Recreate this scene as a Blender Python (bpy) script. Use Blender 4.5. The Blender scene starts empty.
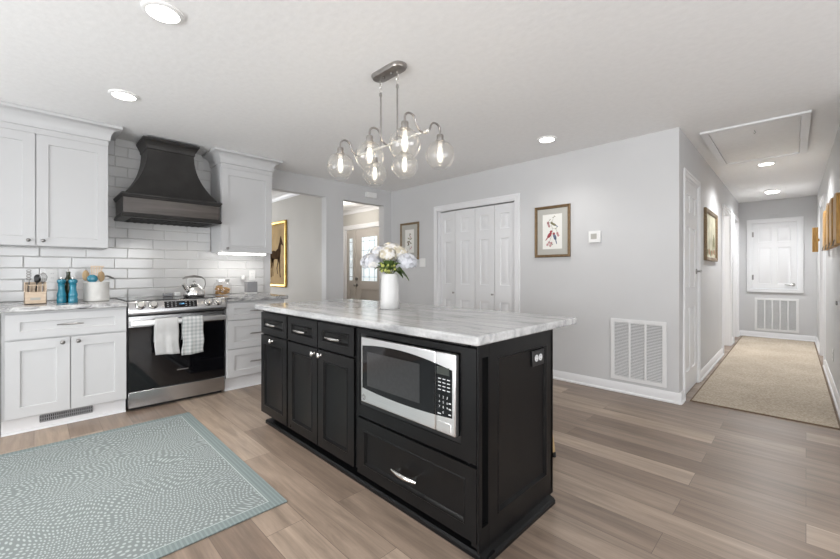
import bpy, bmesh, math, random
from mathutils import Vector, Matrix
random.seed(7)
C = bpy.context.scene.collection
sc = bpy.context.scene
PI = math.pi

# ------------------------------------------------------------------ camera
cd = bpy.data.cameras.new('camera'); cam = bpy.data.objects.new('camera', cd); C.objects.link(cam)
cd.sensor_width = 36.0; cd.lens = 386.0 / 840.0 * 36.0; cd.shift_y = -7.2 / 840.0; cd.clip_start = 0.02
cam.location = (0, 0, 1.16); cam.rotation_euler = (PI / 2, 0, PI / 4)
sc.camera = cam
sc.view_settings.view_transform = 'Standard'; sc.view_settings.look = 'None'
sc.view_settings.gamma = 1.0; sc.view_settings.use_curve_mapping = False
sc.view_settings.exposure = 0.40

# ------------------------------------------------------------------ world (daylight outside the windows)
w = bpy.data.worlds.new('world'); sc.world = w; w.use_nodes = True
bg = w.node_tree.nodes['Background']
bg.inputs[0].default_value = (0.86, 0.93, 1.0, 1); bg.inputs[1].default_value = 1.0

def area(name, loc, rot, sx, sy, power, col=(1, 1, 1), spread=PI):
    l = bpy.data.lights.new(name, 'AREA'); l.shape = 'RECTANGLE'; l.size = sx; l.size_y = sy
    l.energy = power; l.color = col; l.spread = spread
    o = bpy.data.objects.new(name, l); C.objects.link(o); o.location = loc; o.rotation_euler = rot
    return o
def spot(name, loc, power, ang=150, blend=0.9, rad=0.06, col=(1, 0.95, 0.88)):
    l = bpy.data.lights.new(name, 'SPOT'); l.energy = power; l.spot_size = math.radians(ang); l.spot_blend = blend
    l.shadow_soft_size = rad; l.color = col
    o = bpy.data.objects.new(name, l); C.objects.link(o); o.location = loc
    return o
def point(name, loc, power, rad=0.03, col=(1, 0.9, 0.78)):
    l = bpy.data.lights.new(name, 'POINT'); l.energy = power; l.shadow_soft_size = rad; l.color = col
    o = bpy.data.objects.new(name, l); C.objects.link(o); o.location = loc
    return o
DAY = (0.97, 0.985, 1.0)
# added area lamps standing in for daylight outside the made-up windows (they face into the room)
area('added_daylight_back_left', (-2.4, -2.90, 0.9), (PI / 2 + 0.48, 0, 0), 2.3, 1.9, 92, DAY)
area('added_daylight_back_right', (0.9, -2.90, 1.25), (PI / 2 + 0.42, 0, 0), 1.9, 1.5, 110, DAY)
area('added_daylight_side', (2.80, 0.8, 1.10), (PI / 2 + 0.5, 0, PI / 2), 2.7, 1.8, 75, DAY)
area('added_daylight_dining', (-8.62, 1.2, 1.45), (PI / 2, 0, -PI / 2), 2.0, 1.5, 70, DAY)

# ------------------------------------------------------------------ materials
def pm(name, col, rough=0.5, metal=0.0, var=0.0, vscale=8.0, bump=0.0, bscale=60.0, spec=0.5, emit=None, estr=0.0, coat=0.0, stretch=None, rvar=0.0):
    m = bpy.data.materials.new(name); m.use_nodes = True
    nt = m.node_tree; N = nt.nodes; b = N['Principled BSDF']
    b.inputs['Base Color'].default_value = (*col, 1); b.inputs['Roughness'].default_value = rough
    b.inputs['Metallic'].default_value = metal; b.inputs['Specular IOR Level'].default_value = spec
    b.inputs['Coat Weight'].default_value = coat
    tc = N.new('ShaderNodeTexCoord'); mp = N.new('ShaderNodeMapping')
    nt.links.new(tc.outputs['Object'], mp.inputs[0])
    if stretch: mp.inputs['Scale'].default_value = stretch
    if var > 0 or rvar > 0:
        n = N.new('ShaderNodeTexNoise'); n.inputs['Scale'].default_value = vscale; n.inputs['Detail'].default_value = 4
        nt.links.new(mp.outputs[0], n.inputs['Vector'])
        if var > 0:
            r = N.new('ShaderNodeValToRGB')
            r.color_ramp.elements[0].position = 0.3; r.color_ramp.elements[1].position = 0.7
            r.color_ramp.elements[0].color = (*[max(0, c * (1 - var)) for c in col], 1)
            r.color_ramp.elements[1].color = (*[min(1, c * (1 + var)) for c in col], 1)
            nt.links.new(n.outputs['Fac'], r.inputs[0]); nt.links.new(r.outputs[0], b.inputs['Base Color'])
        if rvar > 0:
            q = N.new('ShaderNodeMapRange'); q.inputs[3].default_value = rough - rvar; q.inputs[4].default_value = rough + rvar
            nt.links.new(n.outputs['Fac'], q.inputs[0]); nt.links.new(q.outputs[0], b.inputs['Roughness'])
    if bump > 0:
        n2 = N.new('ShaderNodeTexNoise'); n2.inputs['Scale'].default_value = bscale; n2.inputs['Detail'].default_value = 3
        nt.links.new(mp.outputs[0], n2.inputs['Vector'])
        bp = N.new('ShaderNodeBump'); bp.inputs['Strength'].default_value = bump; bp.inputs['Distance'].default_value = 0.01
        nt.links.new(n2.outputs['Fac'], bp.inputs['Height']); nt.links.new(bp.outputs[0], b.inputs['Normal'])
    if emit:
        b.inputs['Emission Color'].default_value = (*emit, 1); b.inputs['Emission Strength'].default_value = estr
    return m

def thin_glass(name, tint=(1, 1, 1), base=0.03, edge=0.5, rough=0.02, milk=0.0, pw=3.5):
    m = bpy.data.materials.new(name); m.use_nodes = True; nt = m.node_tree; N = nt.nodes; N.clear()
    out = N.new('ShaderNodeOutputMaterial'); mix = N.new('ShaderNodeMixShader')
    tr = N.new('ShaderNodeBsdfTransparent'); tr.inputs[0].default_value = (*tint, 1)
    gl = N.new('ShaderNodeBsdfGlossy'); gl.inputs['Roughness'].default_value = rough
    lw = N.new('ShaderNodeLayerWeight'); lw.inputs[0].default_value = 0.5
    pn = N.new('ShaderNodeMath'); pn.operation = 'POWER'; pn.inputs[1].default_value = pw
    mu = N.new('ShaderNodeMath'); mu.operation = 'MULTIPLY_ADD'; mu.inputs[1].default_value = edge; mu.inputs[2].default_value = base
    L = nt.links.new
    L(lw.outputs['Facing'], pn.inputs[0]); L(pn.outputs[0], mu.inputs[0]); L(mu.outputs[0], mix.inputs[0])
    L(tr.outputs[0], mix.inputs[1]); L(gl.outputs[0], mix.inputs[2])
    if milk:
        tl = N.new('ShaderNodeBsdfTranslucent'); m2 = N.new('ShaderNodeMixShader'); m2.inputs[0].default_value = milk
        L(mix.outputs[0], m2.inputs[1]); L(tl.outputs[0], m2.inputs[2]); L(m2.outputs[0], out.inputs[0])
    else: L(mix.outputs[0], out.inputs[0])
    return m

def emis(name, col, s):
    m = bpy.data.materials.new(name); m.use_nodes = True; nt = m.node_tree; nt.nodes.clear()
    e = nt.nodes.new('ShaderNodeEmission'); o = nt.nodes.new('ShaderNodeOutputMaterial')
    e.inputs[0].default_value = (*col, 1); e.inputs[1].default_value = s
    nt.links.new(e.outputs[0], o.inputs[0]); return m

def lit_bulb():
    m = bpy.data.materials.new('lit_bulb_glass'); m.use_nodes = True; nt = m.node_tree; nt.nodes.clear(); N = nt.nodes
    e = N.new('ShaderNodeEmission'); e.inputs[0].default_value = (1, 0.93, 0.82, 1); e.inputs[1].default_value = 0.28
    t = N.new('ShaderNodeBsdfTransparent'); a = N.new('ShaderNodeAddShader'); o = N.new('ShaderNodeOutputMaterial')
    nt.links.new(e.outputs[0], a.inputs[0]); nt.links.new(t.outputs[0], a.inputs[1]); nt.links.new(a.outputs[0], o.inputs[0]); return m

def floor_mat():
    m = bpy.data.materials.new('vinyl_plank'); m.use_nodes = True; nt = m.node_tree; N = nt.nodes; L = nt.links.new
    b = N['Principled BSDF']
    g = N.new('ShaderNodeNewGeometry')
    br = N.new('ShaderNodeTexBrick'); br.inputs['Scale'].default_value = 1.0
    br.inputs['Brick Width'].default_value = 1.22; br.inputs['Row Height'].default_value = 0.18
    br.inputs['Mortar Size'].default_value = 0.0012; br.inputs['Mortar Smooth'].default_value = 0.2; br.offset = 0.37; br.offset_frequency = 2
    br.inputs['Color1'].default_value = (0, 0, 0, 1); br.inputs['Color2'].default_value = (1, 1, 1, 1); br.inputs['Mortar'].default_value = (0.3, 0.3, 0.3, 1)
    L(g.outputs['Position'], br.inputs['Vector'])
    ramp = N.new('ShaderNodeValToRGB'); e = ramp.color_ramp.elements
    e[0].position = 0.0; e[0].color = (0.205, 0.150, 0.114, 1); e[1].position = 1.0; e[1].color = (0.390, 0.304, 0.236, 1)
    x = e.new(0.5); x.color = (0.272, 0.207, 0.160, 1)
    L(br.outputs['Color'], ramp.inputs[0])
    # offset the grain from plank to plank, stretched along x
    ad = N.new('ShaderNodeVectorMath'); ad.operation = 'MULTIPLY_ADD'
    cm = N.new('ShaderNodeCombineXYZ'); L(br.outputs['Color'], cm.inputs[0]); L(br.outputs['Color'], cm.inputs[2])
    ad.inputs[1].default_value = (13.0, 0, 9.0); L(cm.outputs[0], ad.inputs[0]); L(g.outputs['Position'], ad.inputs[2])
    mp = N.new('ShaderNodeMapping'); mp.inputs['Scale'].default_value = (1.1, 11.0, 1.0); L(ad.outputs[0], mp.inputs[0])
    n1 = N.new('ShaderNodeTexNoise'); n1.inputs['Scale'].default_value = 1.6; n1.inputs['Detail'].default_value = 8; n1.inputs['Roughness'].default_value = 0.62; n1.inputs['Distortion'].default_value = 0.6
    L(mp.outputs[0], n1.inputs['Vector'])
    mp2 = N.new('ShaderNodeMapping'); mp2.inputs['Scale'].default_value = (4.0, 120.0, 1.0); L(ad.outputs[0], mp2.inputs[0])
    n2 = N.new('ShaderNodeTexNoise'); n2.inputs['Scale'].default_value = 1.0; n2.inputs['Detail'].default_value = 3; L(mp2.outputs[0], n2.inputs['Vector'])
    r1 = N.new('ShaderNodeMapRange'); r1.inputs[1].default_value = 0.25; r1.inputs[2].default_value = 0.75; r1.inputs[3].default_value = 0.58; r1.inputs[4].default_value = 1.30; L(n1.outputs['Fac'], r1.inputs[0])
    r2 = N.new('ShaderNodeMapRange'); r2.inputs[1].default_value = 0.3; r2.inputs[2].default_value = 0.7; r2.inputs[3].default_value = 0.92; r2.inputs[4].default_value = 1.07; L(n2.outputs['Fac'], r2.inputs[0])
    mm = N.new('ShaderNodeMath'); mm.operation = 'MULTIPLY'; L(r1.outputs[0], mm.inputs[0]); L(r2.outputs[0], mm.inputs[1])
    mx = N.new('ShaderNodeVectorMath'); mx.operation = 'SCALE'; L(ramp.outputs[0], mx.inputs[0]); L(mm.outputs[0], mx.inputs['Scale'])
    mort = N.new('ShaderNodeMix'); mort.data_type = 'RGBA'; L(br.outputs['Fac'], mort.inputs[0]); L(mx.outputs[0], mort.inputs[6]); mort.inputs[7].default_value = (0.12, 0.09, 0.07, 1)
    L(mort.outputs[2], b.inputs['Base Color'])
    rr = N.new('ShaderNodeMapRange'); rr.inputs[3].default_value = 0.30; rr.inputs[4].default_value = 0.46; L(n1.outputs['Fac'], rr.inputs[0]); L(rr.outputs[0], b.inputs['Roughness'])
    bp = N.new('ShaderNodeBump'); bp.inputs['Strength'].default_value = 0.12; bp.inputs['Distance'].default_value = 0.003; L(n2.outputs['Fac'], bp.inputs['Height']); L(bp.outputs[0], b.inputs['Normal'])
    return m

def marble(name, base, vein, dark, scale=(0.8, 3.2, 3.2), amt=0.5, rot=0.0, pos=(0.36, 0.52, 0.66)):
    m = bpy.data.materials.new(name); m.use_nodes = True; nt = m.node_tree; N = nt.nodes; L = nt.links.new
    b = N['Principled BSDF']; g = N.new('ShaderNodeNewGeometry')
    mp = N.new('ShaderNodeMapping'); mp.inputs['Scale'].default_value = scale; mp.inputs['Rotation'].default_value = (0, 0, rot); L(g.outputs['Position'], mp.inputs[0])
    n0 = N.new('ShaderNodeTexNoise'); n0.inputs['Scale'].default_value = 1.3; n0.inputs['Detail'].default_value = 5; L(mp.outputs[0], n0.inputs['Vector'])
    ad = N.new('ShaderNodeVectorMath'); ad.operation = 'MULTIPLY_ADD'; ad.inputs[1].default_value = (amt, amt, amt); L(n0.outputs['Color'], ad.inputs[0]); L(mp.outputs[0], ad.inputs[2])
    n1 = N.new('ShaderNodeTexNoise'); n1.inputs['Scale'].default_value = 2.6; n1.inputs['Detail'].default_value = 9; n1.inputs['Roughness'].default_value = 0.62; n1.inputs['Distortion'].default_value = 1.1; L(ad.outputs[0], n1.inputs['Vector'])
    r = N.new('ShaderNodeValToRGB'); e = r.color_ramp.elements
    e[0].position = pos[0]; e[0].color = (*dark, 1); e[1].position = pos[2]; e[1].color = (*base, 1); x = e.new(pos[1]); x.color = (*vein, 1)
    L(n1.outputs['Fac'], r.inputs[0])
    n3 = N.new('ShaderNodeTexNoise'); n3.inputs['Scale'].default_value = 70; n3.inputs['Detail'].default_value = 2; L(g.outputs['Position'], n3.inputs['Vector'])
    r3 = N.new('ShaderNodeMapRange'); r3.inputs[1].default_value = 0.3; r3.inputs[2].default_value = 0.7; r3.inputs[3].default_value = 0.9; r3.inputs[4].default_value = 1.06; L(n3.outputs['Fac'], r3.inputs[0])
    mx = N.new('ShaderNodeVectorMath'); mx.operation = 'SCALE'; L(r.outputs[0], mx.inputs[0]); L(r3.outputs[0], mx.inputs['Scale'])
    L(mx.outputs[0], b.inputs['Base Color']); b.inputs['Roughness'].default_value = 0.16
    return m

def rug_mat(x0, x1, y0, y1):
    m = bpy.data.materials.new('teal_rug'); m.use_nodes = True; nt = m.node_tree; N = nt.nodes; L = nt.links.new
    b = N['Principled BSDF']; b.inputs['Roughness'].default_value = 0.95; b.inputs['Specular IOR Level'].default_value = 0.1
    g = N.new('ShaderNodeNewGeometry'); sx = N.new('ShaderNodeSeparateXYZ'); L(g.outputs['Position'], sx.inputs[0])
    def mth(op, a, c=None):
        n = N.new('ShaderNodeMath'); n.operation = op
        for i, v in enumerate((a, c)):
            if v is None: continue
            if isinstance(v, (int, float)): n.inputs[i].default_value = v
            else: L(v, n.inputs[i])
        return n.outputs[0]
    dx = mth('MINIMUM', mth('SUBTRACT', sx.outputs[0], x0), mth('SUBTRACT', x1, sx.outputs[0]))
    dy = mth('MINIMUM', mth('SUBTRACT', sx.outputs[1], y0), mth('SUBTRACT', y1, sx.outputs[1]))
    # wide striped band along the short ends (x), narrow hem along y
    dd = mth('MINIMUM', mth('SUBTRACT', dx, 0.008), mth('SUBTRACT', dy, 0.020))
    # dashes laid along wavy lines
    mp = N.new('ShaderNodeMapping'); mp.inputs['Scale'].default_value = (1, 1, 1); L(g.outputs['Position'], mp.inputs[0])
    nz = N.new('ShaderNodeTexNoise'); nz.inputs['Scale'].default_value = 2.4; nz.inputs['Detail'].default_value = 1; L(mp.outputs[0], nz.inputs['Vector'])
    ad = N.new('ShaderNodeVectorMath'); ad.operation = 'MULTIPLY_ADD'; ad.inputs[1].default_value = (0.34, 0.34, 0); L(nz.outputs['Color'], ad.inputs[0]); L(mp.outputs[0], ad.inputs[2])
    mp2 = N.new('ShaderNodeMapping'); mp2.inputs['Scale'].default_value = (44, 58, 0.001); mp2.inputs['Rotation'].default_value = (0, 0, 0.5); L(ad.outputs[0], mp2.inputs[0])
    vo = N.new('ShaderNodeTexVoronoi'); vo.voronoi_dimensions = '2D'; vo.inputs['Scale'].default_value = 1.0; vo.inputs['Randomness'].default_value = 0.35; L(mp2.outputs[0], vo.inputs['Vector'])
    dot = N.new('ShaderNodeMapRange'); dot.inputs[1].default_value = 0.18; dot.inputs[2].default_value = 0.34; dot.inputs[3].default_value = 1; dot.inputs[4].default_value = 0; L(vo.outputs['Distance'], dot.inputs[0])
    field = mth('GREATER_THAN', dd, 0.058)
    pat = mth('MULTIPLY', dot.outputs[0], field)
    line = mth('MULTIPLY', mth('GREATER_THAN', dd, 0.050), mth('LESS_THAN', dd, 0.056))
    pat2 = mth('MAXIMUM', pat, line)
    # fine stripes in the end band
    st = mth('MULTIPLY', mth('GREATER_THAN', mth('SINE', mth('MULTIPLY', dy, 330.0)), 0.3), mth('LESS_THAN', dd, 0.048))
    st = mth('MULTIPLY', st, 0.22)
    bord = N.new('ShaderNodeMix'); bord.data_type = 'RGBA'; L(field, bord.inputs[0]); bord.inputs[6].default_value = (0.190, 0.230, 0.229, 1); bord.inputs[7].default_value = (0.205, 0.230, 0.229, 1)
    mix = N.new('ShaderNodeMix'); mix.data_type = 'RGBA'; L(mth('MAXIMUM', pat2, st), mix.inputs[0]); L(bord.outputs[2], mix.inputs[6]); mix.inputs[7].default_value = (0.40, 0.44, 0.432, 1)
    wv = N.new('ShaderNodeTexNoise'); wv.inputs['Scale'].default_value = 260; L(g.outputs['Position'], wv.inputs['Vector'])
    wr = N.new('ShaderNodeMapRange'); wr.inputs[3].default_value = 0.82; wr.inputs[4].default_value = 1.16; L(wv.outputs['Fac'], wr.inputs[0])
    sc_ = N.new('ShaderNodeVectorMath'); sc_.operation = 'SCALE'; L(mix.outputs[2], sc_.inputs[0]); L(wr.outputs[0], sc_.inputs['Scale'])
    L(sc_.outputs[0], b.inputs['Base Color'])
    bp = N.new('ShaderNodeBump'); bp.inputs['Strength'].default_value = 0.4; bp.inputs['Distance'].default_value = 0.002; L(wv.outputs['Fac'], bp.inputs['Height']); L(bp.outputs[0], b.inputs['Normal'])
    return m

def weave_mat(name, c0, c1, sc_=170):
    m = bpy.data.materials.new(name); m.use_nodes = True; nt = m.node_tree; N = nt.nodes; L = nt.links.new
    b = N['Principled BSDF']; b.inputs['Roughness'].default_value = 0.95; b.inputs['Specular IOR Level'].default_value = 0.1
    g = N.new('ShaderNodeNewGeometry')
    n = N.new('ShaderNodeTexNoise'); n.inputs['Scale'].default_value = sc_; n.inputs['Detail'].default_value = 2
    mp = N.new('ShaderNodeMapping'); mp.inputs['Scale'].default_value = (0.45, 1.0, 1.0); L(g.outputs['Position'], mp.inputs[0]); L(mp.outputs[0], n.inputs['Vector'])
    n2 = N.new('ShaderNodeTexNoise'); n2.inputs['Scale'].default_value = 2.5; L(g.outputs['Position'], n2.inputs['Vector'])
    r = N.new('ShaderNodeValToRGB'); e = r.color_ramp.elements; e[0].position = 0.3; e[0].color = (*c0, 1); e[1].position = 0.7; e[1].color = (*c1, 1)
    a = N.new('ShaderNodeMath'); a.operation = 'MULTIPLY_ADD'; a.inputs[1].default_value = 0.25; L(n2.outputs['Fac'], a.inputs[0])
    s = N.new('ShaderNodeMath'); s.operation = 'MULTIPLY_ADD'; s.inputs[1].default_value = 1.0; s.inputs[2].default_value = -0.125; L(n.outputs['Fac'], s.inputs[0]); L(s.outputs[0], a.inputs[2])
    L(a.outputs[0], r.inputs[0]); L(r.outputs[0], b.inputs['Base Color'])
    bp = N.new('ShaderNodeBump'); bp.inputs['Strength'].default_value = 0.6; bp.inputs['Distance'].default_value = 0.003; L(n.outputs['Fac'], bp.inputs['Height']); L(bp.outputs[0], b.inputs['Normal'])
    return m

def check_mat():
    m = bpy.data.materials.new('checked_linen'); m.use_nodes = True; nt = m.node_tree; N = nt.nodes; L = nt.links.new
    b = N['Principled BSDF']; b.inputs['Roughness'].default_value = 0.9
    g = N.new('ShaderNodeNewGeometry'); s = N.new('ShaderNodeSeparateXYZ'); L(g.outputs['Position'], s.inputs[0])
    o = []
    for k in (1, 2):
        a = N.new('ShaderNodeMath'); a.operation = 'MULTIPLY'; a.inputs[1].default_value = 190.0; L(s.outputs[k], a.inputs[0])
        c = N.new('ShaderNodeMath'); c.operation = 'SINE'; L(a.outputs[0], c.inputs[0])
        d = N.new('ShaderNodeMath'); d.operation = 'GREATER_THAN'; d.inputs[1].default_value = 0.0; L(c.outputs[0], d.inputs[0]); o.append(d)
    p = N.new('ShaderNodeMath'); p.operation = 'ADD'; L(o[0].outputs[0], p.inputs[0]); L(o[1].outputs[0], p.inputs[1])
    q = N.new('ShaderNodeMath'); q.operation = 'MULTIPLY'; q.inputs[1].default_value = 0.5; L(p.outputs[0], q.inputs[0])
    r = N.new('ShaderNodeValToRGB'); e = r.color_ramp.elements; e[0].color = (0.62, 0.62, 0.615, 1); e[1].color = (0.38, 0.41, 0.41, 1)
    L(q.outputs[0], r.inputs[0]); L(r.outputs[0], b.inputs['Base Color'])
    return m

def wood_mat(name, c0, c1, sc_=(2, 2, 14), rough=0.45):
    m = bpy.data.materials.new(name); m.use_nodes = True; nt = m.node_tree; N = nt.nodes; L = nt.links.new
    b = N['Principled BSDF']; b.inputs['Roughness'].default_value = rough
    tc = N.new('ShaderNodeTexCoord'); mp = N.new('ShaderNodeMapping'); mp.inputs['Scale'].default_value = sc_; L(tc.outputs['Object'], mp.inputs[0])
    n = N.new('ShaderNodeTexNoise'); n.inputs['Scale'].default_value = 4; n.inputs['Detail'].default_value = 6; n.inputs['Distortion'].default_value = 1.5; L(mp.outputs[0], n.inputs['Vector'])
    r = N.new('ShaderNodeValToRGB'); e = r.color_ramp.elements; e[0].position = 0.35; e[0].color = (*c0, 1); e[1].position = 0.65; e[1].color = (*c1, 1)
    L(n.outputs['Fac'], r.inputs[0]); L(r.outputs[0], b.inputs['Base Color'])
    return m

M = dict(
    wall=pm('wall_paint', (0.605, 0.605, 0.609), 0.6, var=0.02, vscale=1.5, bump=0.04, bscale=90, spec=0.35),
    wall_warm=pm('greige_wall_paint', (0.545, 0.53, 0.50), 0.65, var=0.02, vscale=1.5, spec=0.3),
    ceil=pm('knockdown_ceiling', (0.885, 0.883, 0.88), 0.8, var=0.02, vscale=26, bump=0.15, bscale=20, spec=0.2),
    trim=pm('white_trim_paint', (0.80, 0.80, 0.81), 0.35, var=0.01, vscale=3),
    cab=pm('white_cabinet_lacquer', (0.575, 0.576, 0.581), 0.32, var=0.01, vscale=2),
    door=pm('white_door_paint', (0.77, 0.772, 0.78), 0.38, var=0.012, vscale=3),
    greige=pm('greige_door_paint', (0.50, 0.465, 0.43), 0.42, var=0.02, vscale=3),
    tile=pm('white_glazed_tile', (0.64, 0.638, 0.635), 0.10, var=0.03, vscale=4, bump=0.03, bscale=12),
    grout=pm('grey_grout', (0.46, 0.45, 0.44), 0.9, var=0.05, vscale=40),
    black=pm('black_cabinet_paint', (0.0068, 0.0068, 0.0072), 0.30, var=0.12, vscale=5, rvar=0.05, spec=0.22),
    steel=pm('brushed_stainless', (0.47, 0.47, 0.475), 0.24, 1.0, var=0.06, vscale=5, stretch=(1, 1, 40), rvar=0.05),
    steel2=pm('light_stainless', (0.78, 0.78, 0.78), 0.33, 1.0, var=0.04, vscale=5, stretch=(1, 1, 60)),
    chrome=pm('polished_nickel', (0.86, 0.85, 0.83), 0.12, 1.0, var=0.02),
    nickel=pm('dark_nickel', (0.30, 0.29, 0.28), 0.3, 1.0, var=0.04),
    satin=pm('satin_white_nickel', (0.80, 0.79, 0.77), 0.4, 0.6, var=0.03),
    brushed=pm('brushed_grey_metal', (0.40, 0.38, 0.365), 0.36, 1.0, var=0.12, vscale=30),
    hood=pm('dark_pewter_hood', (0.042, 0.040, 0.039), 0.46, 0.55, var=0.22, vscale=7, rvar=0.06),
    hoodband=pm('brushed_pewter_band', (0.105, 0.096, 0.092), 0.34, 0.9, var=0.25, vscale=6, stretch=(1, 0.3, 4), rvar=0.08),
    bglass=pm('black_oven_glass', (0.004, 0.004, 0.005), 0.05, var=0.1, spec=0.5),
    bplastic=pm('black_plastic', (0.010, 0.010, 0.011), 0.30, var=0.1),
    dark=pm('dark_void', (0.015, 0.015, 0.015), 0.8, var=0.1),
    wpl=pm('white_plastic', (0.82, 0.82, 0.81), 0.4, var=0.01),
    greyp=pm('grey_fabric_panel', (0.30, 0.30, 0.31), 0.8, var=0.1, vscale=200),
    mwin=pm('microwave_window_mesh', (0.035, 0.035, 0.036), 0.12, var=0.1, vscale=60),
    lcd=pm('dim_display', (0.05, 0.055, 0.05), 0.15, var=0.05),
    mark=pm('printed_marks', (0.62, 0.63, 0.64), 0.5, var=0.02),
    blue=pm('blue_clock_digits', (0.1, 0.3, 0.5), 0.4, emit=(0.25, 0.6, 1.0), estr=0.9),
    teal=pm('teal_glaze', (0.022, 0.22, 0.32), 0.18, var=0.25, vscale=9, coat=0.4),
    oliveg=pm('dark_olive_glass', (0.02, 0.028, 0.008), 0.08, var=0.1),
    crock=pm('white_stoneware', (0.74, 0.73, 0.70), 0.45, var=0.06, vscale=20, bump=0.2, bscale=30),
    vase=pm('white_ceramic_vase', (0.66, 0.655, 0.645), 0.42, var=0.03, vscale=10, bump=0.35, bscale=26),
    wood=wood_mat('pale_birch', (0.56, 0.43, 0.31), (0.70, 0.57, 0.44)),
    wood2=wood_mat('honey_oak', (0.30, 0.145, 0.028), (0.60, 0.34, 0.085), (9, 9, 1.2)),
    stoolw=wood_mat('oak_stool', (0.36, 0.24, 0.12), (0.52, 0.37, 0.2), (3, 3, 1)),
    goldf=pm('gilt_frame', (0.62, 0.40, 0.10), 0.3, 0.9, var=0.15, vscale=20),
    goldb=pm('gold_canvas', (0.38, 0.245, 0.085), 0.75, 0.0, var=0.18, vscale=5),
    horse=pm('umber_paint', (0.055, 0.030, 0.013), 0.95, var=0.3, vscale=12, spec=0.05),
    bframe=pm('antique_bronze_frame', (0.19, 0.125, 0.065), 0.42, 0.4, var=0.3, vscale=50, bump=0.2, bscale=70),
    wframe=pm('antique_gold_wood_frame', (0.22, 0.155, 0.085), 0.45, 0.3, var=0.3, vscale=50, bump=0.3, bscale=80),
    matb=pm('grey_beige_mat_board', (0.46, 0.45, 0.415), 0.85, var=0.03),
    paper=pm('cream_paper', (0.80, 0.79, 0.75), 0.85, var=0.02),
    red=pm('crimson_ink', (0.33, 0.06, 0.07), 0.8, var=0.3, vscale=60),
    bluei=pm('slate_blue_ink', (0.13, 0.16, 0.24), 0.8, var=0.3, vscale=60),
    olive=pm('olive_ink', (0.20, 0.19, 0.10), 0.8, var=0.3, vscale=60),
    pink=pm('dusty_pink_ink', (0.52, 0.26, 0.27), 0.8, var=0.3, vscale=60),
    sepia=pm('sepia_ink', (0.16, 0.11, 0.07), 0.8, var=0.3, vscale=60),
    land=pm('pale_landscape_paint', (0.50, 0.48, 0.36), 0.8, var=0.3, vscale=6),
    rust=pm('rust_paint', (0.30, 0.13, 0.06), 0.8, var=0.3, vscale=20),
    linen=pm('white_linen', (0.58, 0.58, 0.575), 0.92, var=0.03, vscale=30, bump=0.3, bscale=250),
    check=check_mat(),
    leaf=pm('hydrangea_leaf', (0.085, 0.135, 0.035), 0.5, var=0.35, vscale=18),
    stem=pm('green_stem', (0.16, 0.22, 0.07), 0.6, var=0.2),
    petw=pm('white_petals', (0.82, 0.80, 0.77), 0.7, var=0.05, vscale=30),
    petc=pm('cream_petals', (0.72, 0.66, 0.52), 0.7, var=0.08, vscale=30),
    petl=pm('lavender_petals', (0.66, 0.67, 0.71), 0.7, var=0.08, vscale=30),
    petg=pm('lime_buds', (0.45, 0.47, 0.13), 0.7, var=0.2, vscale=30),
    cookie=pm('golden_cookie', (0.52, 0.30, 0.11), 0.85, var=0.3, vscale=40),
    cork=pm('cork_lid', (0.35, 0.24, 0.15), 0.8, var=0.2, vscale=60),
    glass=thin_glass('clear_glass', base=0.07, edge=0.7),
    winglass=thin_glass('window_glass', base=0.03, edge=0.35),
    globe=thin_glass('globe_glass', tint=(0.99, 0.99, 0.985), base=0.07, edge=0.9, rough=0.08, milk=0.045, pw=2.6),
    leaded=pm('glowing_leaded_glass', (0.66, 0.70, 0.72), 0.25, var=0.15, vscale=16, emit=(0.80, 0.9, 0.95), estr=0.55),  # emission in the frosted glass stands in for daylight from outdoors
    came=pm('lead_came', (0.30, 0.30, 0.30), 0.4, 0.7, var=0.1),
    led=emis('lit_led_lens', (1, 0.97, 0.92), 9.0),
    strip=emis('lit_led_strip', (1, 0.98, 0.95), 5.0),
    bulb=lit_bulb(), fil=emis('lit_filament', (1, 0.84, 0.62), 26.0),
    floor=floor_mat(),
    isl=marble('island_quartzite', (0.56, 0.56, 0.558), (0.485, 0.485, 0.485), (0.27, 0.275, 0.28), (0.75, 3.6, 3.6), 0.5, pos=(0.32, 0.50, 0.60)),
    ctr=marble('counter_granite', (0.56, 0.555, 0.55), (0.40, 0.395, 0.392), (0.07, 0.07, 0.073), (5.0, 2.2, 6.0), 0.6, pos=(0.36, 0.50, 0.58)),
    jute=weave_mat('jute_weave', (0.31, 0.255, 0.195), (0.58, 0.51, 0.42), 150),
    juteb=pm('jute_binding', (0.17, 0.12, 0.08), 0.9, var=0.15, vscale=60),
    rug=rug_mat(-3.60, -1.85, -1.62, 0.905),
    grille=pm('white_grille_paint', (0.78, 0.78, 0.78), 0.4, var=0.01),
    grilled=pm('grille_shade', (0.30, 0.30, 0.30), 0.7, var=0.02),
    dkvent=pm('register_shade', (0.03, 0.03, 0.03), 0.7, var=0.05),
)

# ------------------------------------------------------------------ mesh helpers
WL = {}
class Fr:
    """a wall-like frame: u along it, n out of it, z up"""
    def __init__(s, o, u, n): s.o = Vector((*o, 0)); s.u = Vector((*u, 0)); s.n = Vector((*n, 0))
    def p(s, u, n, z): v = s.o + s.u * u + s.n * n; v.z = z; return v

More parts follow.
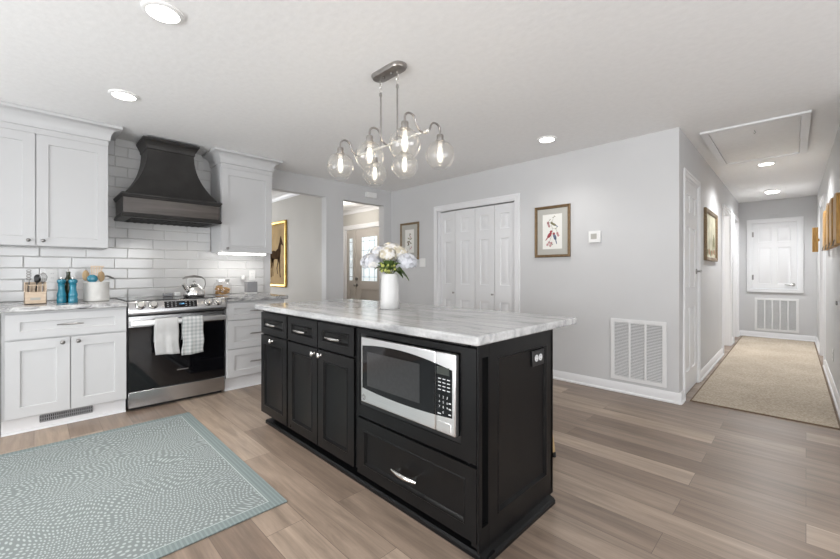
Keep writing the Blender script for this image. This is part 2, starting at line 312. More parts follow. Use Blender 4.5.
class MB:
    def __init__(s): s.bm = bmesh.new(); s.mi = 0
    def face(s, pts):
        vs = [s.bm.verts.new(p) for p in pts]
        try: f = s.bm.faces.new(vs)
        except ValueError: return None
        f.material_index = s.mi; return f
    def hexa(s, c):
        vs = [s.bm.verts.new(p) for p in c]
        for q in ((0, 3, 2, 1), (4, 5, 6, 7), (0, 1, 5, 4), (1, 2, 6, 5), (2, 3, 7, 6), (3, 0, 4, 7)):
            f = s.bm.faces.new([vs[i] for i in q]); f.material_index = s.mi
        return s
    def box(s, x0, x1, y0, y1, z0, z1):
        x0, x1 = sorted((x0, x1)); y0, y1 = sorted((y0, y1)); z0, z1 = sorted((z0, z1))
        return s.hexa([(x0, y0, z0), (x1, y0, z0), (x1, y1, z0), (x0, y1, z0), (x0, y0, z1), (x1, y0, z1), (x1, y1, z1), (x0, y1, z1)])
    def fbox(s, fr, u0, u1, n0, n1, z0, z1):
        a = fr.p(u0, n0, z0); b = fr.p(u1, n1, z1); return s.box(a.x, b.x, a.y, b.y, a.z, b.z)
    def prism(s, poly, vec):
        """poly: 3D points, extruded along vec"""
        a = [s.bm.verts.new(p) for p in poly]; v = Vector(vec); b = [s.bm.verts.new(Vector(p) + v) for p in poly]
        n = len(a)
        fs = [s.bm.faces.new(a[::-1]), s.bm.faces.new(b)] + [s.bm.faces.new((a[i], a[(i + 1) % n], b[(i + 1) % n], b[i])) for i in range(n)]
        for f in fs: f.material_index = s.mi
        return s
    def rings(s, rs, cap0=True, cap1=True, closed=False):
        R = [[s.bm.verts.new(p) for p in r] for r in rs]; n = len(R[0])
        rng = range(len(R)) if closed else range(len(R) - 1)
        for k in rng:
            a, b = R[k], R[(k + 1) % len(R)]
            for i in range(n):
                f = s.bm.faces.new((a[i], a[(i + 1) % n], b[(i + 1) % n], b[i])); f.material_index = s.mi
        if not closed:
            if cap0: f = s.bm.faces.new(R[0][::-1]); f.material_index = s.mi
            if cap1: f = s.bm.faces.new(R[-1]); f.material_index = s.mi
        return s
    def cyl(s, p0, p1, r0, r1=None, seg=20):
        p0 = Vector(p0); p1 = Vector(p1); r1 = r0 if r1 is None else r1
        d = (p1 - p0).normalized(); a = d.orthogonal().normalized(); b = d.cross(a)
        cs = [(math.cos(2 * PI * i / seg), math.sin(2 * PI * i / seg)) for i in range(seg)]
        return s.rings([[p0 + (a * c + b * q) * r0 for c, q in cs], [p1 + (a * c + b * q) * r1 for c, q in cs]])
    def tube(s, pts, r, seg=10, closed=False):
        P = [Vector(p) for p in pts]; n = len(P); rr = r if isinstance(r, (list, tuple)) else [r] * n
        T = []
        for i in range(n):
            if closed: t = P[(i + 1) % n] - P[i - 1]
            else: t = P[min(i + 1, n - 1)] - P[max(i - 1, 0)]
            T.append(t.normalized())
        a = T[0].orthogonal().normalized(); rs = []
        for i in range(n):
            a = (a - T[i] * a.dot(T[i])).normalized(); b = T[i].cross(a)
            rs.append([P[i] + (a * math.cos(2 * PI * k / seg) + b * math.sin(2 * PI * k / seg)) * rr[i] for k in range(seg)])
        return s.rings(rs, closed=closed)
    def lathe(s, prof, c, seg=32, ax=None, cap0=True, cap1=True):
        c = Vector(c); ax = Vector(ax).normalized() if ax is not None else Vector((0, 0, 1)); a = ax.orthogonal().normalized() if abs(ax.z) < 0.99 else Vector((1, 0, 0)); b = ax.cross(a)
        return s.rings([[c + ax * z + (a * math.cos(2 * PI * i / seg) + b * math.sin(2 * PI * i / seg)) * max(r, 1e-4) for i in range(seg)] for r, z in prof], cap0, cap1)
    def ell(s, c, rx, ry, rz, seg=16, n=9):
        c = Vector(c)
        return s.rings([[c + Vector((rx * math.sin(t) * math.cos(2 * PI * i / seg), ry * math.sin(t) * math.sin(2 * PI * i / seg), -rz * math.cos(t))) for i in range(seg)] for t in [0.03 + (PI - 0.06) * k / n for k in range(n + 1)]])
    def panel(s, fr, u0, u1, n0, n1, z0, z1, panels, prof):
        """slab with moulded panels in its front; panels: rects on a grid; prof: (inset, depth) steps"""
        us = sorted({u0, u1, *[p[0] for p in panels], *[p[1] for p in panels]}); zs = sorted({z0, z1, *[p[2] for p in panels], *[p[3] for p in panels]})
        ps = {(p[0], p[2]) for p in panels}
        for i in range(len(us) - 1):
            for j in range(len(zs) - 1):
                a, b, c, d = us[i], us[i + 1], zs[j], zs[j + 1]
                if (a, c) in ps:
                    prev = [(a, c), (b, c), (b, d), (a, d)]; pd = 0.0
                    for off, dep in prof:
                        cur = [(a + off, c + off), (b - off, c + off), (b - off, d - off), (a + off, d - off)]
                        if off == 0 and dep == 0: continue
                        for k in range(4):
                            q = (k + 1) % 4
                            s.face([fr.p(prev[k][0], n1 + pd, prev[k][1]), fr.p(prev[q][0], n1 + pd, prev[q][1]), fr.p(cur[q][0], n1 + dep, cur[q][1]), fr.p(cur[k][0], n1 + dep, cur[k][1])])
                        prev = cur; pd = dep
                    s.face([fr.p(x, n1 + pd, z) for x, z in prev])
                else:
                    s.face([fr.p(a, n1, c), fr.p(b, n1, c), fr.p(b, n1, d), fr.p(a, n1, d)])
        for i in range(len(us) - 1):
            for z in (z0, z1): s.face([fr.p(us[i], n1, z), fr.p(us[i + 1], n1, z), fr.p(us[i + 1], n0, z), fr.p(us[i], n0, z)])
            for j in range(len(zs) - 1): s.face([fr.p(us[i], n0, zs[j]), fr.p(us[i + 1], n0, zs[j]), fr.p(us[i + 1], n0, zs[j + 1]), fr.p(us[i], n0, zs[j + 1])])
        for j in range(len(zs) - 1):
            for u in (u0, u1): s.face([fr.p(u, n1, zs[j]), fr.p(u, n1, zs[j + 1]), fr.p(u, n0, zs[j + 1]), fr.p(u, n0, zs[j])])
        return s
    def text(s, body, size, fr, u, n, z, depth=0.0004):
        cu = bpy.data.curves.new('t', 'FONT'); cu.body = body; cu.size = size; cu.align_x = 'CENTER'; cu.align_y = 'CENTER'; cu.extrude = depth; cu.resolution_u = 2
        o = bpy.data.objects.new('t', cu); C.objects.link(o); bpy.context.view_layer.update()
        me = bpy.data.meshes.new_from_object(o.evaluated_get(bpy.context.evaluated_depsgraph_get()))
        for f in me.polygons:
            s.face([fr.p(u + me.vertices[v].co.x, n + me.vertices[v].co.z, z + me.vertices[v].co.y) for v in f.vertices])
        bpy.data.objects.remove(o); bpy.data.curves.remove(cu); bpy.data.meshes.remove(me)
        return s
    def build(s, name, mat, parent=None, bevel=0.0, smooth=35, seg=2, normals=True):
        bm = s.bm
        bmesh.ops.remove_doubles(bm, verts=bm.verts, dist=1e-5)
        if normals: bmesh.ops.recalc_face_normals(bm, faces=bm.faces)
        if parent is None:
            xs = [v.co.x for v in bm.verts]; ys = [v.co.y for v in bm.verts]; zs = [v.co.z for v in bm.verts]
            base = Vector(((min(xs) + max(xs)) / 2, (min(ys) + max(ys)) / 2, min(zs)))
        else: base = WL[parent.name]
        for v in bm.verts: v.co -= base
        me = bpy.data.meshes.new(name)
        for f in bm.faces: f.smooth = bool(smooth)
        bm.to_mesh(me); bm.free()
        for m in (mat if isinstance(mat, list) else [mat]): me.materials.append(m)
        if smooth: me.set_sharp_from_angle(angle=math.radians(smooth))
        o = bpy.data.objects.new(name, me); C.objects.link(o)
        if parent is None: o.location = base
        else: o.parent = parent
        WL[o.name] = base
        if bevel:
            md = o.modifiers.new('bevel', 'BEVEL'); md.width = bevel; md.segments = seg; md.limit_method = 'ANGLE'; md.angle_limit = math.radians(40)
        return o

def thing(name, label, cat, loc=(0, 0, 0), group=None):
    o = bpy.data.objects.new(name, None); C.objects.link(o); o.location = loc; o.empty_display_size = 0.1
    o['label'] = label; o['category'] = cat
    if group: o['group'] = group
    WL[o.name] = Vector(loc); return o
def tag(o, label, cat, group=None):
    o['label'] = label; o['category'] = cat
    if group: o['group'] = group
    return o
def struct(o): o['kind'] = 'structure'; return o
def dup(root, delta, label=None, group=None):
    r = root.copy(); C.objects.link(r); r.location = root.location + Vector(delta); WL[r.name] = WL[root.name] + Vector(delta)
    if label: r['label'] = label
    if group: r['group'] = group
    for ch in list(root.children):
        c = ch.copy(); C.objects.link(c); c.parent = r
        for g in list(ch.children):
            d = g.copy(); C.objects.link(d); d.parent = c
    return r
HALL = []      # roots standing in the hallway, which runs one degree off square
def hall(o): HALL.append(o); return o

FA = Fr((-4.67, 0), (0, 1), (1, 0))       # range wall
FB = Fr((0, 4.02), (1, 0), (0, -1))       # closet wall
FHL = Fr((-0.79, 0), (0, 1), (1, 0))      # hall left
FHR = Fr((0.22, 0), (0, 1), (-1, 0))      # hall right
FHE = Fr((0, 9.2), (1, 0), (0, -1))       # hall end
FI = Fr((0, 1.25), (1, 0), (0, -1))       # island front
FIE = Fr((-0.92, 0), (0, 1), (1, 0))      # island end
FD = Fr((0, 4.61), (1, 0), (0, -1))       # front door wall
FP = Fr((0, 2.90), (1, 0), (0, -1))       # dining partition
SHAKER = [(0.0, 0.0), (0.003, -0.009)]
RAISED = [(0.004, -0.011), (0.015, -0.012), (0.038, -0.002)]
OGEE = [(0.003, 0.003), (0.008, 0.0035), (0.012, -0.006), (0.017, -0.0115), (0.019, -0.012)]
HZ = 2.44

def knob(fr, u, n, z, mat, parent, r=0.015):
    m = MB(); p0 = fr.p(u, n, z); ax = fr.n
    m.lathe([(0.009, 0), (0.006, 0.004), (0.005, 0.012), (r * 0.8, 0.016), (r, 0.021), (r * 0.9, 0.026), (r * 0.5, 0.029), (0.001, 0.030)], p0, 18, ax)
    return m.build('knob', mat, parent, smooth=50)
def pull(fr, u, n, z, ln, mat, parent, rise=0.028, bow=0.008, r=0.0055, flat=False):
    m = MB(); k = 13
    pts = [fr.p(u - ln / 2 + ln * i / (k - 1), n + rise + bow * math.sin(PI * i / (k - 1)), z) for i in range(k)]
    m.tube(pts, [r * (0.75 + 0.45 * math.sin(PI * i / (k - 1))) for i in range(k)], 10)
    for s in (-0.34, 0.34):
        m.cyl(fr.p(u + s * ln, n, z), fr.p(u + s * ln, n + rise + 0.004, z), r * 0.8, seg=10)
    return m.build('pull', mat, parent, smooth=50)

# ------------------------------------------------------------------ floor, ceiling, walls
m = MB(); m.box(-9, 3, -3.2, 10.6, -0.1, 0); struct(m.build('floor', M['floor'], smooth=0))
m = MB(); m.box(-9, 3, -3.2, 10.6, HZ, HZ + 0.1); struct(m.build('ceiling', M['ceil'], smooth=0))

def wall_holes(m, fr, u0, u1, th, holes, z1=HZ):
    """wall behind frame fr (n from -th to 0) with rectangular holes (u0,u1,z0,z1)"""
    us = sorted({u0, u1, *[h[0] for h in holes], *[h[1] for h in holes]})
    for i in range(len(us) - 1):
        a, b = us[i], us[i + 1]; hs = [h for h in holes if h[0] <= a + 1e-6 and h[1] >= b - 1e-6]
        if not hs: m.fbox(fr, a, b, -th, 0, 0, z1); continue
        h = hs[0]
        if h[2] > 0.001: m.fbox(fr, a, b, -th, 0, 0, h[2])
        if h[3] < z1 - 0.001: m.fbox(fr, a, b, -th, 0, h[3], z1)
    return m

m = MB(); wall_holes(m, FA, -2.62, 4.14, 0.12, [(2.06, 2.845, 0, 2.2), (3.122, 3.87, 0, 2.2)]); struct(m.build('wall_left', M['wall'], smooth=0))
m = MB(); wall_holes(m, FB, -4.67, -0.79, 0.12, [(-3.665, -2.43, 0, 2.02)])
m.box(0.23, 2.5, 4.02, 4.14, 0, HZ); struct(m.build('wall_back', M['wall'], smooth=0))
FRr = Fr((0, -2.5), (1, 0), (0, 1))
m = MB(); wall_holes(m, FRr, -4.79, 2.62, 0.12, [(-3.5, -1.3, 0.02, 2.08), (0.0, 1.8, 0.8, 2.1)]); struct(m.build('wall_front', M['wall'], smooth=0))
FRx = Fr((2.5, 0), (0, 1), (-1, 0))
m = MB(); wall_holes(m, FRx, -2.62, 4.14, 0.12, [(-0.5, 2.1, 0.55, 2.1)]); struct(m.build('wall_right', M['wall'], smooth=0))
# unseen windows added behind and beside the camera to bring in daylight
def window(name, fr, u0, u1, z0, z1, mull):
    t = bpy.data.objects.new(name, None); C.objects.link(t); p = fr.p((u0 + u1) / 2, 0, z0); t.location = p; WL[t.name] = p; struct(t)
    m = MB(); f = 0.06
    m.fbox(fr, u0, u1, -0.1, -0.03, z0, z0 + f); m.fbox(fr, u0, u1, -0.1, -0.03, z1 - f, z1)
    m.fbox(fr, u0, u0 + f, -0.1, -0.03, z0 + f, z1 - f); m.fbox(fr, u1 - f, u1, -0.1, -0.03, z0 + f, z1 - f)
    for k in range(1, mull + 1):
        uu = u0 + (u1 - u0) * k / (mull + 1); m.fbox(fr, uu - 0.03, uu + 0.03, -0.1, -0.03, z0 + f, z1 - f)
    m.build('window_frame', M['trim'], t, smooth=0)
    m = MB(); m.fbox(fr, u0 + f, u1 - f, -0.07, -0.066, z0 + f, z1 - f); m.build('pane', M['winglass'], t, smooth=0)
    m = MB(); c = 0.07
    m.fbox(fr, u0 - c, u1 + c, 0, 0.018, z1, z1 + c); m.fbox(fr, u0 - c, u0, 0, 0.018, z0, z1); m.fbox(fr, u1, u1 + c, 0, 0.018, z0, z1)
    if z0 > 0.2: m.fbox(fr, u0 - c, u1 + c, 0, 0.03, z0 - c, z0)
    m.build('casing', M['trim'], t, smooth=0, bevel=0.003)
window('added_window_1', FRr, -3.5, -1.3, 0.02, 2.08, 1)
window('added_window_2', FRr, 0.0, 1.8, 0.8, 2.1, 1)
window('added_window_3', FRx, -0.5, 2.1, 0.55, 2.1, 2)

# dining room and foyer beyond the openings
m = MB(); m.box(-8.4, -4.79, 2.90, 3.02, 0, HZ); struct(m.build('wall_partition', M['wall_warm'], smooth=0))
m = MB(); wall_holes(m, FD, -8.4, -4.79, 0.12, [(-6.80, -5.56, 0, 2.04)]); struct(m.build('wall_foyer', M['wall_warm'], smooth=0))
m = MB(); wall_holes(m, Fr((-8.4, 0), (0, 1), (1, 0)), -0.5, 4.73, 0.12, [(0.2, 2.2, 0.7, 2.2)]); struct(m.build('wall_far', M['wall_warm'], smooth=0))
m = MB(); m.box(-8.52, -4.79, -0.62, -0.5, 0, HZ); struct(m.build('wall_dining', M['wall_warm'], smooth=0))
m = MB(); m.box(-4.79, -4.75, 4.14, 4.73, 0, HZ); struct(m.build('wall_foyer_side', M['wall_warm'], smooth=0))
window('added_window_4', Fr((-8.4, 0), (0, 1), (1, 0)), 0.2, 2.2, 0.7, 2.2, 1)  # unseen window added to let the dining area lamp shine in
def crown_run(name, p0, p1, nrm, mat='trim', hh=0.085, dd=0.075):
    """cove crown between p0 and p1 (2D), projecting along nrm"""
    prof = [(0, -hh), (0.010, -hh), (0.014, -hh + 0.012)] + [(0.014 + (dd - 0.022) * (1 - math.cos(t)), -hh + 0.014 + (hh - 0.028) * math.sin(t)) for t in [PI / 2 * k / 6 for k in range(7)]] + [(dd, -0.012), (dd, -0.001), (0, -0.001)]
    a = Vector((*p0, HZ)); v = Vector((p1[0] - p0[0], p1[1] - p0[1], 0)); n = Vector((*nrm, 0))
    m = MB(); m.prism([a + n * q + Vector((0, 0, z)) for q, z in prof], v); return struct(m.build(name, M[mat], smooth=40))
crown_run('trim_1', (-8.4, 2.90), (-4.79, 2.90), (0, -1))
crown_run('trim_2', (-8.4, 4.61), (-4.79, 4.61), (0, -1))

# closet behind the bifold doors
m = MB(); m.box(-3.80, -2.3, 4.66, 4.72, 0, HZ); m.box(-3.80, -3.74, 4.14, 4.66, 0, HZ); m.box(-2.36, -2.3, 4.14, 4.66, 0, HZ); struct(m.build('wall_closet', M['wall'], smooth=0))

# hallway
m = MB(); wall_holes(m, FHL, 4.14, 9.32, 0.11, [(4.235, 4.935, 0, 2.05), (6.93, 7.77, 0, 2.06), (8.27, 8.93, 0, 2.06)]); hall(struct(m.build('wall_hall_left', M['wall'], smooth=0)))
m = MB(); wall_holes(m, FHR, 4.02, 9.32, 0.11, [(6.93, 7.73, 0, 2.06)]); hall(struct(m.build('wall_hall_right', M['wall'], smooth=0)))
m = MB(); wall_holes(m, FHE, -0.90, 0.33, 0.12, [(-0.615, 0.0, 0.868, 2.045)]); hall(struct(m.build('wall_hall_end', M['wall'], smooth=0)))
m = MB(); m.box(-2.6, -2.5, 6.4, 9.4, 0, HZ); m.box(-2.5, -0.90, 6.4, 6.5, 0, HZ); m.box(-2.5, -0.90, 8.0, 8.06, 0, HZ); m.box(-2.5, -0.90, 9.3, 9.4, 0, HZ); hall(struct(m.build('wall_bedroom', M['wall'], smooth=0)))
m = MB(); m.box(1.9, 2.0, 6.4, 8.9, 0, HZ); m.box(0.33, 1.9, 6.4, 6.5, 0, HZ); m.box(0.33, 1.9, 8.8, 8.9, 0, HZ); hall(struct(m.build('wall_bathroom', M['wall'], smooth=0)))
m = MB(); m.box(-1.6, -0.90, 4.16, 4.2, 0, HZ); m.box(-1.6, -1.56, 4.2, 5.0, 0, HZ); m.box(-1.6, -0.90, 5.0, 5.04, 0, HZ); hall(struct(m.build('wall_hall_closet', M['wall'], smooth=0)))

def casing(name, fr, u0, u1, z0, z1, wd, proj=0.018, bottom=False, jamb=0.11, left=True, right=True):
    """door casing with a stepped profile and its jamb lining; u0..z1 is the clear opening"""
    m = MB()
    for a, b, p in ((0, wd, proj * 0.62), (0, wd * 0.55, proj * 0.8), (wd * 0.62, wd, proj)):
        if left: m.fbox(fr, u0 - b, u0 - a, 0, p, z0 - (b if bottom else 0), z1 + b)
        if right: m.fbox(fr, u1 + a, u1 + b, 0, p, z0 - (b if bottom else 0), z1 + b)
        m.fbox(fr, u0 - a, u1 + a, 0, p, z1 + a, z1 + b)
        if bottom: m.fbox(fr, u0 - a, u1 + a, 0, p, z0 - b, z0 - a)
    m.fbox(fr, u0 - 0.004, u0 + 0.012, -jamb, 0.003, z0, z1); m.fbox(fr, u1 - 0.012, u1 + 0.004, -jamb, 0.003, z0, z1); m.fbox(fr, u0 + 0.012, u1 - 0.012, -jamb, 0.003, z1 - 0.012, z1 + 0.004)
    return struct(m.build(name, M['trim'], smooth=0, bevel=0.0025))
casing('trim_3', FB, -3.665, -2.43, 0, 2.02, 0.066)
hall(casing('trim_4', FHL, 4.235, 4.935, 0, 2.05, 0.06))
hall(casing('trim_5', FHL, 6.93, 7.77, 0, 2.06, 0.065, 0.024))
hall(casing('trim_6', FHL, 8.27, 8.93, 0, 2.06, 0.065, 0.024))
hall(casing('trim_7', FHR, 6.93, 7.73, 0, 2.06, 0.065, 0.02))
hall(casing('trim_8', FHE, -0.615, 0.0, 0.868, 2.045, 0.06, 0.03, bottom=True))
casing('trim_9', FD, -6.80, -5.56, 0, 2.04, 0.08)

def baseb(name, fr, runs, hgt=0.095, th=0.014):
    m = MB()
    for a, b in runs:
        prof = [(0, 0), (th + 0.010, 0), (th + 0.010, 0.012), (th + 0.004, 0.020), (th, 0.022), (th, hgt - 0.022), (th * 0.55, hgt - 0.008), (th * 0.4, hgt), (0, hgt)]
        m.prism([fr.p(a, n + 0.0005, z) for n, z in prof], fr.p(b, 0, 0) - fr.p(a, 0, 0))
    return struct(m.build(name, M['trim'], smooth=30))
baseb('baseboard_back', FB, [(-4.67, -3.735), (-2.36, -0.77)])
hall(baseb('baseboard_hall_left', FHL, [(4.022, 4.172), (4.998, 6.862), (7.84, 8.2), (9.0, 9.2)]))
hall(baseb('baseboard_hall_right', FHR, [(4.02, 6.862), (7.80, 9.2)]))
hall(baseb('baseboard_hall_end', FHE, [(-0.775, 0.205)]))
baseb('baseboard_left', FA, [(1.985, 2.055), (2.85, 3.118), (3.875, 4.0)])
baseb('baseboard_partition', FP, [(-8.4, -4.80)])
baseb('baseboard_right', FRx, [(-2.48, 4.0)])

# ------------------------------------------------------------------ doors
def six_panels(u0, u1, z0, z1, cols=2):
    H = z1 - z0; W = u1 - u0; st = 0.105 * min(1, W / 0.6) if cols == 2 else W * 0.25
    if cols == 2: cs = [(u0 + st, (u0 + u1) / 2 - st * 0.42), ((u0 + u1) / 2 + st * 0.42, u1 - st)]
    else: cs = [(u0 + st, u1 - st)]
    rs = [(z0 + 0.10 * H, z0 + 0.395 * H), (z0 + 0.495 * H, z0 + 0.785 * H), (z0 + 0.855 * H, z0 + 0.938 * H)]
    return [(a, b, c, d) for a, b in cs for c, d in rs]
# door_1: bifold closet doors, four leaves; the left pair stands slightly open
d1 = bpy.data.objects.new('door_1', None); C.objects.link(d1); d1.location = (-3.015, 4.06, 0); WL['door_1'] = Vector(d1.location); struct(d1)
def leaf(fr, u0, u1, parent, kn=None):
    m = MB(); z0, z1 = 0.012, 1.995
    u0 += 0.003; u1 -= 0.003; w_ = u1 - u0; a, b = u0 + w_ * 0.27, u1 - w_ * 0.27
    m.panel(fr, u0, u1, -0.034, 0, z0, z1, [(a, b, 0.14, 0.79), (a, b, 1.0, 1.58), (a, b, 1.70, 1.885)], RAISED)
    o = m.build('leaf', M['door'], parent, smooth=30)
    if kn is not None: knob_o = knob(fr, kn, 0, 0.885, M['brushed'], o, 0.014)
    return o
base = WL['door_1']
# hinge zig-zag of the left pair: outer edges on the track, middle hinge pushed out a little
zig = 0.055
uL = [-3.652, -3.352, -3.040]
def zigframe(ua, na, ub, nb):
    a = FB.p(ua, na, 0); b = FB.p(ub, nb, 0); d = (b - a); L_ = d.length; d.normalize(); nn = Vector((d.y, -d.x, 0))
    return Fr((a.x, a.y), (d.x, d.y), (nn.x, nn.y)), L_
f1, L1 = zigframe(uL[0], -0.052, uL[1], -0.012); leaf(f1, 0, L1, d1, L1 - 0.03)
f2, L2 = zigframe(uL[1], -0.012, uL[2], -0.028); leaf(f2, 0, L2, d1)
f3, L3 = zigframe(-3.040, -0.028, -2.733, -0.022); leaf(f3, 0, L3, d1, L3 - 0.025)
f4, L4 = zigframe(-2.733, -0.022, -2.446, -0.030); leaf(f4, 0, L4, d1)

def hinge(fr, u, n, z, parent, mat='nickel'):
    m = MB(); m.cyl(fr.p(u, n, z - 0.045), fr.p(u, n, z + 0.045), 0.007, seg=10); m.fbox(fr, u, u + 0.022, n - 0.008, n - 0.003, z - 0.044, z + 0.044)
    return m.build('hinge', M[mat], parent)
def lever(fr, u, n, z, parent, side=-1, mat='nickel'):
    m = MB(); m.cyl(fr.p(u, n, z), fr.p(u, n + 0.008, z), 0.028, 0.026, 20); m.cyl(fr.p(u, n + 0.008, z), fr.p(u, n + 0.045, z), 0.009, seg=12)
    m.tube([fr.p(u + side * t * 0.11, n + 0.045, z - 0.006 * math.sin(PI * t)) for t in [k / 7 for k in range(8)]], [0.009, 0.0095, 0.009, 0.008, 0.0075, 0.007, 0.0065, 0.006], 10)
    return m.build('door_handle', M[mat], parent, smooth=50)
# door_2: six panel hall closet door
m = MB(); m.panel(FHL, 4.249, 4.921, -0.038, -0.003, 0.012, 2.035, six_panels(4.249, 4.921, 0.012, 2.035), RAISED); d2 = hall(struct(m.build('door_2', M['door'], smooth=30)))
for z in (1.84, 0.335): hinge(FHL, 4.252, 0.004, z, d2)
lever(FHL, 4.868, -0.003, 1.17, d2, -1)
# door_4: raised access door at the hall end
m = MB(); m.panel(FHE, -0.600, -0.014, -0.050, -0.012, 0.874, 2.03, [(a, b, c, d) for a, b in ((-0.515, -0.345), (-0.265, -0.10)) for c, d in ((0.955, 1.60), (1.70, 1.955))], RAISED); d4 = hall(struct(m.build('door_4', M['door'], smooth=30)))
for z in (1.84, 1.07): hinge(FHE, -0.602, -0.004, z, d4)
lever(FHE, -0.062, -0.012, 0.945, d4, -1)
# door_3: greige front door with leaded glass and a sidelight
m = MB(); m.panel(FD, -6.785, -6.545, -0.06, -0.010, 0.02, 2.025, [(-6.70, -6.57, 0.18, 0.80), (-6.70, -6.57, 0.99, 1.86)], RAISED[:2])
sl = struct(m.build('door_3', M['greige'], smooth=30))
m = MB(); m.panel(FD, -6.470, -5.585, -0.06, -0.010, 0.02, 2.025, [(-6.27, -5.775, 0.18, 0.44), (-6.27, -5.775, 0.52, 0.82), (-6.27, -5.775, 0.985, 1.86)], RAISED[:2]); fd = m.build('leaf', M['greige'], sl, smooth=30)
m = MB(); m.fbox(FD, -6.545, -6.470, -0.11, 0.004, 0, 2.03); m.build('mullion', M['greige'], sl, smooth=0, bevel=0.003)
def leaded(u0, u1, z0, z1, parent):
    m = MB(); m.fbox(FD, u0, u1, -0.018, -0.014, z0, z1); g_ = m.build('glass', M['leaded'], parent, smooth=0)
    m = MB(); r = 0.0038
    for t in (0.14, 0.86): m.fbox(FD, u0 + (u1 - u0) * t - r, u0 + (u1 - u0) * t + r, -0.014, -0.009, z0, z1)
    for t in (0.09, 0.30, 0.70, 0.91): m.fbox(FD, u0, u1, -0.014, -0.009, z0 + (z1 - z0) * t - r, z0 + (z1 - z0) * t + r)
    cu, cz = (u0 + u1) / 2, (z0 + z1) / 2; ru, rz = (u1 - u0) * 0.36, (z1 - z0) * 0.2
    q = [(cu, cz + rz), (cu + ru, cz), (cu, cz - rz), (cu - ru, cz)]
    for k in range(4): m.tube([FD.p(q[k][0], -0.012, q[k][1]), FD.p(q[(k + 1) % 4][0], -0.012, q[(k + 1) % 4][1])], r, 6)
    m.tube([FD.p(cu, -0.012, cz + rz), FD.p(cu, -0.012, z1)], r, 6); m.tube([FD.p(cu, -0.012, cz - rz), FD.p(cu, -0.012, z0)], r, 6)
    m.build('lead_came', M['came'], g_, smooth=0)
leaded(-6.695, -6.575, 0.995, 1.855, sl); leaded(-6.262, -5.783, 0.99, 1.855, fd)
m = MB(); m.lathe([(0.03, 0), (0.032, 0.01), (0.026, 0.03), (0.02, 0.034)], FD.p(-6.425, -0.010, 1.03), 20, FD.n); m.build('deadbolt', M['nickel'], fd)
m = MB(); m.lathe([(0.033, 0), (0.03, 0.01), (0.012, 0.014), (0.012, 0.035), (0.028, 0.045), (0.03, 0.06), (0.02, 0.072), (0.002, 0.075)], FD.p(-6.425, -0.010, 0.90), 20, FD.n); m.build('knob', M['nickel'], fd)

# ------------------------------------------------------------------ tile backsplash (each tile bevelled)
def backsplash():
    m = MB(); m.mi = 1
    zones = [(-2.4, 1.98, 0.914, 1.372), (0.465, 1.385, 1.372, 2.28), (0.54, 1.31, 2.28, HZ - 0.001)]
    for a, b, c, d in zones: m.fbox(FA, a, b, 0.0005, 0.004, c, d)
    m.mi = 0; pz, pu = 0.0975, 0.3045; g = 0.0022
    zs = [0.905 + pz * k for k in range(0, 17)]
    for k, z0 in enumerate(zs):
        za, zb = max(z0, 0.914) + g / 2, min(z0 + pz, HZ) - g / 2
        if zb - za < 0.01: continue
        if zb <= 1.40: ra = (-2.4, 1.98)
        elif za < 2.27: ra = (0.466, 1.384)
        else: ra = (0.54, 1.31)
        off = -0.062 if k % 2 == 1 else -0.062 + 0.097
        u = off - pu * 10
        while u < ra[1]:
            a, b = max(u, ra[0]) + g / 2, min(u + pu, ra[1]) - g / 2; u += pu
            if b - a < 0.012: continue
            zz = min(zb, 1.3715) if (k == 4 and False) else zb
            e = 0.006
            o = [FA.p(a, 0.004, za), FA.p(b, 0.004, za), FA.p(b, 0.004, zz), FA.p(a, 0.004, zz)]
            o2 = [FA.p(a, 0.006, za), FA.p(b, 0.006, za), FA.p(b, 0.006, zz), FA.p(a, 0.006, zz)]
            tilt = random.uniform(-0.0006, 0.0006)
            i = [FA.p(a + e, 0.010 + tilt, za + e), FA.p(b - e, 0.010 - tilt, za + e), FA.p(b - e, 0.010 - tilt, zz - e), FA.p(a + e, 0.010 + tilt, zz - e)]
            m.rings([o, o2, i])
    return m.build('tile_backsplash', [M['tile'], M['grout']], smooth=0)
tag(backsplash(), 'white glazed subway tiles covering the wall behind the range and counters', 'backsplash')

